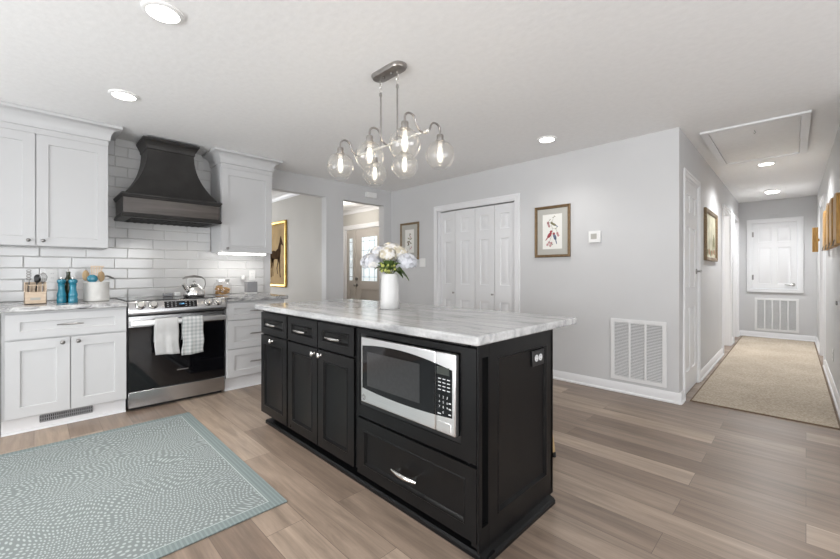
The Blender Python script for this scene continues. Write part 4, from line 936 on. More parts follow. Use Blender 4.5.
# face frame
m = MB()
m.fbox(FI, XL, XR - 0.055, -0.022, -0.012, 0.855, 0.874); m.fbox(FI, -1.765, -1.735, -0.022, -0.012, 0.085, 0.86); m.fbox(FI, -0.985, XR - 0.054, -0.022, -0.012, 0.07, 0.874)
for a in (-2.567, -2.155): m.fbox(FI, a - 0.006, a + 0.006, -0.022, -0.013, 0.085, 0.86)
m.build('face_frame', B, t, smooth=0)
for a, b, kn in ((-2.997, -2.572, -2.80), (-2.550, -2.160, -2.195), (-2.150, -1.768, -2.115)):
    d = shaker(FI, 'drawer', a, b, 0.693, 0.853, 0, t, 0.045, 'black', 0.021, OGEE, 0.042); pull(FI, (a + b) / 2 + 0.012, 0, 0.772, 0.150, M['chrome'], d, 0.026, 0.006, 0.0078)
    d = shaker(FI, 'door', a, b, 0.082, 0.680, 0, t, 0.058, 'black', 0.021, OGEE); knob(FI, kn, 0, 0.650, M['chrome'], d, 0.0165)
d = shaker(FI, 'drawer', -1.735, -0.932, 0.070, 0.371, 0, t, 0.056, 'black', 0.021, OGEE); pull(FI, -1.328, 0, 0.209, 0.168, M['chrome'], d, 0.030, 0.010, 0.0095)
# panel round the microwave
m = MB()
m.fbox(FI, -1.735, -1.712, -0.021, 0, 0.385, 0.853); m.fbox(FI, -1.008, -0.932, -0.021, 0, 0.385, 0.853); m.fbox(FI, -1.712, -1.008, -0.021, 0, 0.828, 0.853); m.fbox(FI, -1.712, -1.008, -0.021, 0, 0.385, 0.447)
m.build('microwave_surround', B, t, smooth=0, bevel=0.0015)
# end panel facing the camera's right
m = MB(); m.panel(FIE, 1.322, YB, -0.02, 0.0, 0.035, 0.874, [(1.383, 1.820, 0.140, 0.803)], OGEE); m.build('end_panel', B, t, smooth=30)
m = MB(); m.panel(Fr((XL, 0), (0, 1), (-1, 0)), 1.275, YB - 0.02, -0.001, 0.012, 0.085, 0.874, [(1.34, 1.82, 0.15, 0.80)], OGEE); m.build('end_panel', B, t, smooth=30)
m = MB(); m.box(-2.995, -0.885, 1.195, 2.10, 0.8755, 0.914)
tag(m.build('island_countertop', M['isl'], bevel=0.009, seg=3), 'pale grey veined stone top overhanging the black island', 'countertop')
outlet(FIE, 1.740, 0.744, -0.009, 'black double outlet with pale sockets on the end panel of the island', True, 'bplastic', 'mark')

# microwave
t = thing('microwave', 'stainless microwave built into the black island', 'microwave', FI.p(-1.37, -0.2, 0.475))
u0, u1, z0, z1 = -1.660, -1.016, 0.481, 0.821
m = MB(); m.fbox(FI, u0 + 0.006, u1 - 0.006, -0.40, 0.004, 0.489, z1 - 0.004); m.build('case', M['bplastic'], t, smooth=0)
m = MB(); m.fbox(FI, -1.711, u0 - 0.003, -0.02, -0.002, 0.448, 0.827); m.fbox(FI, u1 + 0.003, -1.009, -0.02, -0.002, 0.448, 0.827); m.fbox(FI, u0 - 0.003, u1 + 0.003, -0.02, -0.002, z1 + 0.002, 0.827); m.fbox(FI, u0 - 0.003, u1 + 0.003, -0.02, -0.002, 0.448, z0 - 0.003)
m.build('trim_kit', M['bplastic'], t, smooth=0, bevel=0.002)
us = -1.126
m = MB(); m.fbox(FI, u0, us - 0.001, 0.004, 0.030, z0, z1); dr = m.build('door', M['steel2'], t, bevel=0.005, seg=3)
m = MB(); m.fbox(FI, us + 0.001, u1, 0.004, 0.030, z0, z1); cpn = m.build('control_panel', M['steel2'], t, bevel=0.005, seg=3)
# arched dark glass across door and panel
def arch(ua, ub, n0_, n1_):
    def zt(u): return 0.780 - 0.030 * ((u - (-1.406)) / 0.33) ** 2 + 0.012
    def zb(u): return 0.532 - 0.0 * u
    top = []; N_ = 14
    pts = [(ua + (ub - ua) * k / N_) for k in range(N_ + 1)]
    poly = [(u, 0.542 - 0.016 * (1 - ((u + 1.336) / 0.33) ** 2) + 0.016) for u in pts] + [(u, zt(u)) for u in pts[::-1]]
    return [FI.p(u, n0_, z) for u, z in poly], FI.n * (n1_ - n0_)
m = MB(); a, v = arch(-1.647, us - 0.001, 0.0295, 0.0315); m.prism(a, v); gl = m.build('dark_glass', M['bglass'], dr, smooth=0, bevel=0.001)
m = MB(); a, v = arch(us + 0.001, -1.032, 0.0295, 0.0315); m.prism(a, v); g2 = m.build('keypad', M['bglass'], cpn, smooth=0, bevel=0.001)
m = MB(); m.fbox(FI, -1.606, -1.221, 0.0312, 0.0322, 0.574, 0.750); m.build('window', M['mwin'], dr, smooth=0)
m = MB(); m.fbox(FI, -1.116, -1.046, 0.0312, 0.0322, 0.728, 0.760); m.build('display', M['lcd'], cpn, smooth=0)
m = MB(); fk = FI
for r_, row in enumerate(('123', '456', '789', ' 0 ')):
    for c_, ch in enumerate(row):
        if ch != ' ': m.text(ch, 0.015, FI, -1.102 + 0.022 * c_, 0.0318, 0.634 - 0.0215 * r_, 0.0003)
m.build('digit_marks', M['mark'], cpn, smooth=0); m = MB()
for r_ in range(4):
    for c_ in range(3): m.fbox(FI, -1.109 + 0.025 * c_, -1.093 + 0.025 * c_, 0.0316, 0.0320, 0.708 - 0.0155 * r_, 0.712 - 0.0155 * r_)
m.build('function_marks', M['mark'], cpn, smooth=0); m = MB()
for z in (0.612, 0.588, 0.565): m.fbox(FI, -1.050, -1.037, 0.0316, 0.0320, z, z + 0.005)
m.build('function_marks', M['mark'], cpn, smooth=0); m = MB(); m.fbox(FI, -1.112, -1.094, 0.0316, 0.0320, 0.559, 0.564)
m.build('function_marks', M['mark'], cpn, smooth=0)
m = MB(); m.fbox(FI, -1.116, -1.038, 0.0300, 0.0330, 0.494, 0.530); m.build('door_button', M['steel2'], cpn, bevel=0.003)
m = MB(); m.lathe([(0.0155, 0), (0.0155, 0.0012), (0.001, 0.0014)], FI.p(-1.636, 0.0298, 0.509), 24, FI.n); bd = m.build('round_badge', M['nickel'], dr, smooth=0)
m = MB(); m.tube([FI.p(-1.636 + 0.0125 * math.cos(q), 0.0314, 0.509 + 0.0125 * math.sin(q)) for q in [2 * PI * k / 24 for k in range(24)]], 0.0007, 5, True); m.text('GE', 0.013, FI, -1.636, 0.0312, 0.509, 0.0003); m.build('badge_monogram', M['mark'], bd, smooth=0)

# stool behind the island
sx_, sy_ = -1.291, 2.148
t = thing('bar_stool', 'wooden bar stool tucked behind the island with one leg showing', 'stool', (sx_, sy_, 0))
m = MB(); m.lathe([(0.15, 0.60), (0.165, 0.605), (0.168, 0.625), (0.16, 0.638), (0.001, 0.632)], (sx_, sy_, 0), 32); m.build('seat', M['stoolw'], t, smooth=40)
for a in (-1, 1):
    for b in (-1, 1):
        m = MB(); m.tube([(sx_ + a * 0.165, sy_ + b * 0.165, 0.03), (sx_ + a * 0.13, sy_ + b * 0.13, 0.35), (sx_ + a * 0.10, sy_ + b * 0.10, 0.605)], [0.014, 0.018, 0.018], 12); lg = m.build('leg', M['stoolw'], t, smooth=50)
        m = MB(); m.cyl((sx_ + a * 0.167, sy_ + b * 0.167, 0.0), (sx_ + a * 0.1645, sy_ + b * 0.1645, 0.032), 0.015, 0.016, 14); m.build('foot_cap', M['bplastic'], lg)
m = MB(); q = 0.147
for p, r_ in (((-q, -q), (q, -q)), ((q, -q), (q, q)), ((q, q), (-q, q)), ((-q, q), (-q, -q))): m.cyl((sx_ + p[0], sy_ + p[1], 0.2), (sx_ + r_[0], sy_ + r_[1], 0.2), 0.011, seg=10)
m.build('footrest', M['stoolw'], t)

# ------------------------------------------------------------------ vase and hydrangeas
vx, vy = -2.000, 1.710
m = MB(); m.lathe([(0.060, 0), (0.064, 0.004), (0.063, 0.06), (0.0605, 0.14), (0.057, 0.20), (0.0565, 0.228), (0.0575, 0.234), (0.054, 0.235), (0.053, 0.22), (0.056, 0.02), (0.001, 0.015)], (vx, vy, CT), 40)
tag(m.build('vase', M['vase'], smooth=50), 'tall white ceramic vase of hydrangeas on the island', 'vase')
camR = Vector((0.7071, 0.7071, 0)); camF = Vector((-0.7071, 0.7071, 0))
def bloom(off, r, mat, label, squash=0.85, n=130, mat2=None):
    """off: (right, away, up) from the vase mouth"""
    c = Vector((vx, vy, CT + 0.235)) + camR * off[0] + camF * off[1] + Vector((0, 0, off[2]))
    t = thing('hydrangea', label, 'flower', (vx, vy, CT + 0.02), 'hydrangea stems in the white vase')
    rnd = random.Random(int(off[0] * 1000) * 7 + int(off[2] * 1000)); m = MB()
    for k in range(n):
        z = 1 - 1.55 * (k + 0.5) / n; ph = k * 2.39996; q = math.sqrt(max(0, 1 - z * z)); d = Vector((q * math.cos(ph), q * math.sin(ph), z))
        d = (d + Vector((rnd.uniform(-.1, .1), rnd.uniform(-.1, .1), rnd.uniform(-.1, .1)))).normalized()
        p = c + Vector((d.x * r, d.y * r, d.z * r * squash)) * rnd.uniform(0.82, 1.10); a = d.orthogonal().normalized(); b = d.cross(a); s0 = rnd.uniform(0, PI / 2); pr = r * 0.30 * rnd.uniform(0.85, 1.15)
        m.mi = 1 if (mat2 and rnd.random() < 0.35) else 0
        for j in range(4):
            an = s0 + j * PI / 2; e = a * math.cos(an) + b * math.sin(an); f = a * math.cos(an + PI / 2) + b * math.sin(an + PI / 2)
            m.face([p, p + e * pr * 0.55 - f * pr * 0.42 + d * pr * 0.18, p + e * pr + d * pr * 0.10, p + e * pr * 0.55 + f * pr * 0.42 + d * pr * 0.18])
    m.mi = 0
    m.ell(c, r * 0.62, r * 0.62, r * 0.58 * squash, 12, 7)
    m.build('bloom', [M[mat], M[mat2 or mat]], t, smooth=60, normals=False)
    b0 = Vector((vx, vy, CT + 0.235)); rim = b0 + (c - b0) * 0.16; h_ = Vector((rim.x - vx, rim.y - vy, 0))
    if h_.length > 0.04: h_ *= 0.04 / h_.length
    rim = Vector((vx, vy, CT + 0.236)) + h_
    m = MB(); m.tube([(vx - h_.x * 0.5, vy - h_.y * 0.5, CT + 0.03), (vx + h_.x * 0.6, vy + h_.y * 0.6, CT + 0.17), rim, rim.lerp(c, 0.6) + Vector((0, 0, 0.01)), c], 0.0035, 8); m.build('stem', M['stem'], t)
    return t
bloom((-0.125, -0.01, 0.078), 0.066, 'petl', 'pale lavender hydrangea at the far left of the bouquet', mat2='petw')
bloom((-0.070, 0.03, 0.135), 0.062, 'petw', 'white hydrangea high at the upper left of the bouquet', mat2='petl')
bloom((0.000, 0.06, 0.155), 0.066, 'petw', 'white hydrangea at the very top of the bouquet', mat2='petc')
bloom((0.062, 0.035, 0.135), 0.058, 'petc', 'cream hydrangea high at the upper right of the bouquet', mat2='petw')
bloom((-0.012, -0.035, 0.128), 0.054, 'petc', 'cream hydrangea at the front centre of the bouquet above the leaves', mat2='petw')
bloom((0.118, -0.01, 0.080), 0.064, 'petl', 'lavender hydrangea at the far right of the bouquet')
def leaves():
    t = thing('hydrangea_foliage', 'green leafy sprig under the blooms at the vase mouth', 'leaves', (vx, vy, CT + 0.05))
    rnd = random.Random(9)
    m = MB(); m.tube([(vx, vy, CT + 0.05), (vx + 0.004, vy, CT + 0.236), (vx, vy - 0.005, CT + 0.29)], 0.004, 8); m.build('stem', M['stem'], t)
    specs = [(-0.9, -0.3, 0.085, 0.075), (-0.5, -0.85, 0.08, 0.07), (-0.15, -1, 0.085, 0.07), (0.35, -0.9, 0.085, 0.07), (0.75, -0.6, 0.075, 0.08), (1, -0.25, 0.045, 0.105), (0.9, 0.3, 0.06, 0.08), (-0.3, -0.8, 0.12, 0.06), (0.25, -0.8, 0.12, 0.06), (-0.7, -0.5, 0.11, 0.065), (0.6, -0.5, 0.11, 0.065), (0.05, -0.9, 0.115, 0.055), (-0.75, -0.65, 0.06, 0.055), (0.9, -0.5, 0.035, 0.075)]
    for a, b, up, ln in specs:
        d = (camR * a + camF * b).normalized(); p0 = Vector((vx, vy, CT + 0.240)) + d * 0.030 + Vector((0, 0, up * 0.25)); sd = d.cross(Vector((0, 0, 1))).normalized(); m = MB(); K = 7; L_ = []; 
        for k in range(K + 1):
            s = k / K; wd = 0.030 * math.sin(PI * min(1, s * 0.92 + 0.06)) ** 0.8 * (ln / 0.09); p = p0 + d * (ln * s) + Vector((0, 0, up * s * 0.9 - 0.10 * s * s * ln / 0.1))
            L_.append((p - sd * wd + Vector((0, 0, 0.006)), p, p + sd * wd + Vector((0, 0, 0.006))))
        for k in range(K):
            for j in range(2): m.face([L_[k][j], L_[k][j + 1], L_[k + 1][j + 1], L_[k + 1][j]])
        o = m.build('leaf', M['leaf'], t, smooth=60); md = o.modifiers.new('thick', 'SOLIDIFY'); md.thickness = 0.0012
    for k in range(16):
        p = Vector((vx, vy, CT + 0.255 + rnd.uniform(0, 0.055))) + camR * rnd.uniform(-0.06, 0.06) - camF * rnd.uniform(0.035, 0.062); q = rnd.uniform(0.006, 0.010)
        m = MB(); m.ell(p, q, q, q * 1.3, 8, 5); m.tube([p, (vx, vy, CT + 0.236)], 0.0012, 5); m.build('bud', M['petg'], t, smooth=60)
leaves()

# ------------------------------------------------------------------ chandelier
hx, hy = -1.890, 1.602
t = thing('chandelier', 'six globe linear chandelier in brushed grey metal hanging over the island', 'chandelier', (hx, hy, HZ - 0.001))
BM = M['brushed']
def track(hl, hw, z, n=12): return [Vector((hx + 0.018 + s * (hl - hw) + hw * math.cos(a + (0 if s > 0 else PI)), hy - 0.01 + hw * math.sin(a + (0 if s > 0 else PI)), z)) for s in (1, -1) for a in [-PI / 2 + PI * k / n for k in range(n + 1)]]
m = MB(); m.rings([track(0.145, 0.054, HZ - 0.001), track(0.145, 0.054, HZ - 0.012), track(0.142, 0.051, HZ - 0.015), track(0.137, 0.046, HZ - 0.024), track(0.130, 0.040, HZ - 0.026)]); cn = m.build('canopy', BM, t, smooth=40)
m = MB()
for du in (-0.03, 0.045): m.lathe([(0.009, 0), (0.009, -0.006), (0.005, -0.009), (0.001, -0.0095)], (hx + du, hy - 0.01, HZ - 0.027), 14)
m.build('canopy_screw', M['nickel'], cn)
for du in (-0.075, 0.088):
    m = MB(); x = hx + du
    for k in range(3):
        zc = HZ - 0.042 - 0.026 * k; pr = [(0.008 * math.cos(a), 0.016 * math.sin(a)) for a in [2 * PI * j / 16 for j in range(16)]]
        m.tube([(x + (p if k % 2 == 0 else 0), hy + (0 if k % 2 == 0 else p), zc + q) for p, q in pr], 0.0022, 6, True)
    m.build('chain', M['chrome'], t, smooth=50)
    m = MB(); m.cyl((x, hy, HZ - 0.108), (x, hy, 1.985), 0.0055, seg=12); m.cyl((x, hy, HZ - 0.112), (x, hy, HZ - 0.130), 0.009, seg=12); m.build('rod', BM, t)
m = MB(); m.tube([(-2.248, hy, 1.975), (-1.540, hy, 1.975)], 0.0085, 12)
for x in (-2.248, -1.540): m.ell((x, hy, 1.975), 0.011, 0.011, 0.011, 12, 6)
m.build('bar', M['satin'], t)
for x in (-2.212, -1.893, -1.575):
    for s in (-1, 1):
        gy = hy + s * 0.146; gz = 1.872
        m = MB(); P = []
        for k in range(25):
            q = k / 24
            if q < 0.45: r_ = q / 0.45; yy = 0.062 * r_; zz = 1.975 - 0.006 * math.sin(PI * r_ * 0.6) + 0.050 * (r_ ** 2.2)
            else: a = PI * (1 - (q - 0.45) / 0.55); yy = 0.062 + 0.042 * (1 + math.cos(a)); zz = 2.020 + 0.036 * math.sin(a)
            P.append((x, hy + s * yy, zz))
        P.append((x, gy, 1.990))
        m.tube(P, 0.0062, 10); arm = m.build('arm', BM, t, smooth=60)
        m = MB(); m.lathe([(0.010, 0.128), (0.019, 0.124), (0.021, 0.118), (0.021, 0.106), (0.019, 0.104), (0.019, 0.100), (0.0215, 0.098), (0.0215, 0.088), (0.030, 0.086), (0.030, 0.080), (0.001, 0.079)], (x, gy, gz), 24); m.build('socket', BM, arm, smooth=40)
        R0 = 0.088; prof = [(R0 * math.sin(a), R0 * math.cos(a)) for a in [0.36 + (2.62 - 0.36) * k / 22 for k in range(23)]]
        m = MB(); m.lathe(prof, (x, gy, gz), 36, cap0=False, cap1=False); m.tube([(x + prof[-1][0] * math.cos(a), gy + prof[-1][0] * math.sin(a), gz + prof[-1][1]) for a in [2 * PI * k / 36 for k in range(36)]], 0.0016, 6, True); m.build('globe', M['globe'], arm, smooth=80, normals=False)
        m = MB(); m.lathe([(0.012, 0.080), (0.013, 0.060), (0.017, 0.035), (0.0205, 0.005), (0.019, -0.025), (0.012, -0.042), (0.001, -0.047)], (x, gy, gz), 20); m.build('bulb', M['bulb'], arm, smooth=60)
        m = MB(); m.cyl((x, gy, gz + 0.045), (x, gy, gz - 0.028), 0.0075, seg=12); m.build('filament', M['fil'], arm)
        point('chandelier_bulb', (x, gy, gz + 0.005), 2.4, 0.006, (1, 0.955, 0.90))

# ------------------------------------------------------------------ ceiling lights
def downlight(x, y, label, power, hallway=False, cone=130):
    t = thing('recessed_light', label, 'ceiling light', (x, y, HZ - 0.012), 'round recessed ceiling lights')
    m = MB(); m.lathe([(0.088, 0.0115), (0.088, 0.004), (0.080, 0.0), (0.070, 0.0), (0.068, 0.0115)], (x, y, HZ - 0.012), 40, cap0=False, cap1=False); m.build('trim_ring', M['wpl'], t, smooth=40)
    m = MB(); m.lathe([(0.0695, 0.0035), (0.0695, 0.0085)], (x, y, HZ - 0.012), 40); m.build('lens', M['led'], t, smooth=40)
    l = spot('downlight', (x, y, HZ - 0.022), power, cone, 0.9, 0.065, ((0.97, 0.985, 1) if hallway else (1, 0.975, 0.94)))
    if hallway: hall(t); hall(l)
    return t
downlight(-2.236, 0.449, 'lit round recessed light nearest the camera, at the top left of the ceiling', 95, False, 92)
downlight(-3.482, 0.459, 'lit round recessed light over the floor in front of the left cabinets', 40, False, 80)
downlight(-1.759, 3.483, 'lit round recessed light near the wall with the bird picture', 20)
downlight(-0.297, 6.08, 'lit round recessed light in the hallway ceiling beyond the attic hatch', 84, True, 150)
downlight(0.95, 2.30, 'added recessed light, unseen, over the floor to the right of the island', 40)  # added out of view to light the right floor and hall entry
downlight(-3.0, -1.3, 'added recessed light, unseen, behind the camera over the rug', 35)  # added out of view as extra fill for the room
t = hall(thing('flush_light', 'white flush ceiling light near the end of the hallway', 'ceiling light', (-0.30, 8.10, HZ - 0.05)))
m = MB(); m.lathe([(0.092, 0.049), (0.092, 0.03), (0.084, 0.025), (0.084, 0.049)], (-0.30, 8.10, HZ - 0.05), 36); m.build('base', M['wpl'], t)
m = MB(); m.lathe([(0.084, 0.028), (0.082, 0.015), (0.07, 0.004), (0.04, 0.0), (0.001, -0.001)], (-0.30, 8.10, HZ - 0.05), 36); m.build('diffuser', M['led'], t, smooth=60)
hall(spot('hall_flush_lamp', (-0.30, 8.10, HZ - 0.06), 100, 165, 0.9, 0.09, (0.97, 0.985, 1)))
# foyer ceiling lamp
t = thing('foyer_light', 'bright flush ceiling light in the foyer beyond the right opening', 'ceiling light', (-6.05, 3.75, HZ - 0.07))
m = MB(); m.lathe([(0.15, 0.069), (0.15, 0.05), (0.13, 0.02), (0.08, 0.003), (0.001, 0.0)], (-6.05, 3.75, HZ - 0.07), 36); m.build('diffuser', M['led'], t, smooth=60)
m = MB(); m.lathe([(0.158, 0.0695), (0.158, 0.056), (0.151, 0.052), (0.151, 0.0695)], (-6.05, 3.75, HZ - 0.07), 36); m.build('rim', M['brushed'], t)
point('foyer_lamp', (-6.05, 3.75, HZ - 0.22), 17, 0.09, (1, 0.95, 0.88))
hall(point('bedroom_lamp', (-1.7, 7.2, 2.0), 22, 0.15, (1, 0.97, 0.93))); hall(point('far_bedroom_lamp', (-1.7, 8.7, 2.0), 16, 0.15, (1, 0.97, 0.93))); hall(point('bathroom_lamp', (1.1, 7.5, 2.0), 18, 0.15, (1, 0.97, 0.93)))

# attic hatch
t = hall(thing('attic_hatch', 'white framed attic hatch in the hallway ceiling', 'hatch', (-0.33, 5.03, HZ - 0.02)))
m = MB(); a0, a1, b0, b1 = -0.685, 0.038, 4.31, 5.78
w_ = 0.058
for q0, q1, r0, r1 in ((a0, a1, b0, b0 + w_), (a0, a1, b1 - w_, b1), (a0, a0 + w_, b0 + w_, b1 - w_), (a1 - w_, a1, b0 + w_, b1 - w_)): m.box(q0, q1, r0, r1, HZ - 0.018, HZ - 0.001)
m.build('frame', M['trim'], t, bevel=0.003)
m = MB(); m.box(a0 + w_ + 0.004, a1 - w_ - 0.004, b0 + w_ + 0.004, b1 - w_ - 0.004, HZ - 0.008, HZ - 0.001); m.build('panel', M['ceil'], t, smooth=0, bevel=0.002)
m = MB(); q = (-0.315, 4.55); m.tube([(q[0], q[1], HZ - 0.008), (q[0], q[1], HZ - 0.020), (q[0] + 0.008, q[1], HZ - 0.030), (q[0], q[1], HZ - 0.040), (q[0] - 0.008, q[1], HZ - 0.030)], 0.0025, 8); m.build('pull_hook', M['nickel'], t)

# ------------------------------------------------------------------ pictures
def picture(name, fr, u0, u1, z0, z1, fw, fth, fmat, label, art, mat_w=0.0, matm='matb', cat='picture', inner=None):
    t = thing(name, label, cat, fr.p((u0 + u1) / 2, 0, z0))
    m = MB(); pr = [(0, 0.002), (0, fth * 0.8), (fw * 0.25, fth), (fw * 0.55, fth * 0.8), (fw * 0.8, fth * 0.85), (fw, fth * 0.45), (fw, 0.002)]
    m.rings([[fr.p(u0 + o, n, z0 + o), fr.p(u1 - o, n, z0 + o), fr.p(u1 - o, n, z1 - o), fr.p(u0 + o, n, z1 - o)] for o, n in pr], closed=True); m.build('frame', M[fmat], t, smooth=30)
    iu0, iu1, iz0, iz1 = u0 + fw - 0.002, u1 - fw + 0.002, z0 + fw - 0.002, z1 - fw + 0.002
    if mat_w:
        m = MB(); m.rings([[fr.p(iu0, 0.003, iz0), fr.p(iu1, 0.003, iz0), fr.p(iu1, 0.003, iz1), fr.p(iu0, 0.003, iz1)]] + [[fr.p(iu0 + o, n, iz0 + o), fr.p(iu1 - o, n, iz0 + o), fr.p(iu1 - o, n, iz1 - o), fr.p(iu0 + o, n, iz1 - o)] for o, n in ((0, fth * 0.4), (mat_w, fth * 0.4), (mat_w + 0.001, 0.003))], closed=True); m.build('mat_board', M[matm], t, smooth=0)
        iu0 += mat_w; iu1 -= mat_w; iz0 += mat_w; iz1 -= mat_w
    art(t, fr, iu0, iu1, iz0, iz1)
    return t
def blob(m, fr, u, z, ru, rz, rot, n, k=10):
    c, s = math.cos(rot), math.sin(rot)
    m.prism([fr.p(u + ru * math.cos(a) * c - rz * math.sin(a) * s, n, z + ru * math.cos(a) * s + rz * math.sin(a) * c) for a in [2 * PI * j / k for j in range(k)]], fr.n * 0.0004)
def art_birds(t, fr, a, b, c, d):
    m = MB(); m.fbox(fr, a, b, 0.004, 0.007, c, d); W, H = b - a, d - c
    def B(mi, u, z, ru, rz, rot, lift=0.0): m.mi = mi; blob(m, fr, a + u * W, c + z * H, ru * W, rz * W, rot, 0.0071 + lift)
    def St(mi, pts, r=0.006):
        m.mi = mi; m.tube([fr.p(a + u * W, 0.0073, c + z * H) for u, z in pts], r * W, 5)
    St(3, [(0.32, 0.10), (0.42, 0.32), (0.55, 0.42), (0.50, 0.60), (0.45, 0.72), (0.55, 0.88)]); St(3, [(0.50, 0.60), (0.70, 0.55), (0.78, 0.42)]); St(3, [(0.45, 0.72), (0.30, 0.80)])
    # upper bird
    B(3, 0.58, 0.70, 0.15, 0.055, -0.5); B(3, 0.47, 0.755, 0.06, 0.05, 0); B(2, 0.72, 0.65, 0.10, 0.022, -0.6, 0.0005)
    # red bird
    B(1, 0.36, 0.40, 0.17, 0.085, 0.9); B(1, 0.44, 0.50, 0.07, 0.06, 0.4, 0.0005); B(1, 0.22, 0.30, 0.11, 0.028, 0.9)
    # blue bird
    B(2, 0.63, 0.34, 0.17, 0.075, -1.25); B(1, 0.58, 0.44, 0.065, 0.055, 0, 0.0005); B(2, 0.70, 0.20, 0.12, 0.026, -1.3)
    for u, z in ((0.25, 0.13), (0.40, 0.10), (0.33, 0.19), (0.45, 0.17), (0.80, 0.38), (0.76, 0.44), (0.34, 0.66), (0.30, 0.72), (0.28, 0.76)):
        for q in range(5): B(4, u + 0.035 * math.cos(q * 1.257), z + 0.022 * math.sin(q * 1.257), 0.035, 0.024, q * 1.257)
    for u, z, r in ((0.55, 0.90, 0.4), (0.62, 0.93, -0.4), (0.38, 0.84, 0.8), (0.68, 0.58, -0.3), (0.74, 0.62, 0.6), (0.50, 0.13, 0.3)): B(3, u, z, 0.05, 0.018, r)
    m.build('print', [M['paper'], M['red'], M['bluei'], M['olive'], M['pink']], t, smooth=0)
picture('framed_picture', FB, -2.168, -1.762, 1.325, 1.888, 0.030, 0.026, 'bframe', 'framed bird and blossom print beside the closet doors', art_birds, 0.062)
def art_botanic(t, fr, a, b, c, d):
    m = MB(); m.fbox(fr, a, b, 0.004, 0.007, c, d); W, H = b - a, d - c
    def B(mi, u, z, ru, rz, rot): m.mi = mi; blob(m, fr, a + u * W, c + z * H, ru * W, rz * W, rot, 0.0071)
    m.mi = 1; m.tube([fr.p(a + u * W, 0.0073, c + z * H) for u, z in ((0.5, 0.12), (0.42, 0.35), (0.55, 0.6), (0.5, 0.85))], 0.010 * W, 5)
    for u, z, r in ((0.35, 0.35, 0.7), (0.30, 0.48, 0.3), (0.62, 0.42, -0.6), (0.66, 0.6, 0.5), (0.40, 0.62, -0.5), (0.55, 0.78, 0.9)): B(2, u, z, 0.12, 0.045, r)
    for u, z in ((0.36, 0.42), (0.46, 0.48), (0.40, 0.36)): B(1, u, z, 0.08, 0.06, 0.4)
    for u, z in ((0.62, 0.18), (0.70, 0.24), (0.6, 0.68)): B(3, u, z, 0.06, 0.05, 0)
    m.build('print', [M['paper'], M['sepia'], M['olive'], M['pink']], t, smooth=0)
picture('framed_picture', FB, -4.436, -4.035, 1.350, 1.908, 0.030, 0.024, 'wframe', 'small framed botanical print behind the bouquet by the room corner', art_botanic, 0.075)
def art_horse(t, fr, a, b, c, d):
    m = MB(); m.fbox(fr, a, b, 0.004, 0.008, c, d); cv = m.build('canvas', M['goldb'], t, smooth=0)
    W, H = b - a, d - c; m = MB()
    def S(pts): m.prism([fr.p(a + u * W, 0.0082, c + z * H) for u, z in pts], fr.n * 0.0006)
    # standing horse seen from the side, head to the right and up
    S([(0.20, 0.44), (0.22, 0.54), (0.34, 0.57), (0.50, 0.555), (0.62, 0.60), (0.70, 0.70), (0.74, 0.78), (0.78, 0.81), (0.80, 0.77), (0.86, 0.70), (0.89, 0.65), (0.86, 0.635), (0.80, 0.665), (0.775, 0.64), (0.77, 0.54), (0.74, 0.45), (0.64, 0.41), (0.46, 0.42), (0.34, 0.39), (0.26, 0.38)])
    S([(0.64, 0.46), (0.74, 0.46), (0.73, 0.33), (0.745, 0.20), (0.77, 0.11), (0.72, 0.11), (0.70, 0.21), (0.685, 0.32)])
    S([(0.60, 0.44), (0.68, 0.44), (0.64, 0.34), (0.58, 0.26), (0.62, 0.17), (0.585, 0.165), (0.545, 0.27), (0.60, 0.36)])
    S([(0.21, 0.50), (0.33, 0.42), (0.31, 0.32), (0.26, 0.25), (0.285, 0.11), (0.24, 0.11), (0.22, 0.26), (0.24, 0.34)])
    S([(0.30, 0.44), (0.40, 0.42), (0.38, 0.32), (0.345, 0.25), (0.37, 0.13), (0.33, 0.13), (0.31, 0.26), (0.33, 0.34)])
    S([(0.20, 0.53), (0.14, 0.48), (0.12, 0.34), (0.14, 0.26), (0.16, 0.36), (0.18, 0.44), (0.22, 0.48)])
    m.build('horse_silhouette', M['horse'], cv, smooth=0)
picture('framed_painting', FP, -6.74, -5.945, 0.915, 2.01, 0.055, 0.030, 'goldf', 'gold framed painting of a dark horse in the dining room opening', art_horse, cat='painting')
def art_land(t, fr, a, b, c, d):
    m = MB(); m.fbox(fr, a, b, 0.004, 0.008, c, d); cv = m.build('canvas', M['land'], t, smooth=0); W, H = b - a, d - c
    m = MB(); rnd = random.Random(3)
    for k in range(7): m.mi = k % 2; blob(m, fr, a + W * (0.1 + 0.13 * k), c + H * (0.10 + 0.05 * rnd.random()), W * 0.06, H * 0.07, rnd.uniform(-0.5, 0.5), 0.0082)
    for u, z in ((0.8, 0.42), (0.88, 0.36), (0.74, 0.30)): m.mi = 1; blob(m, fr, a + W * u, c + H * z, W * 0.05, H * 0.16, 0.1, 0.0086)
    m.build('painted_trees', [M['rust'], M['olive']], cv, smooth=0)
hall(picture('framed_painting', FHL, 5.32, 6.20, 1.295, 1.890, 0.045, 0.030, 'wframe', 'gilt framed landscape on the hallway wall beside the closet door', art_land, 0.0, cat='painting'))

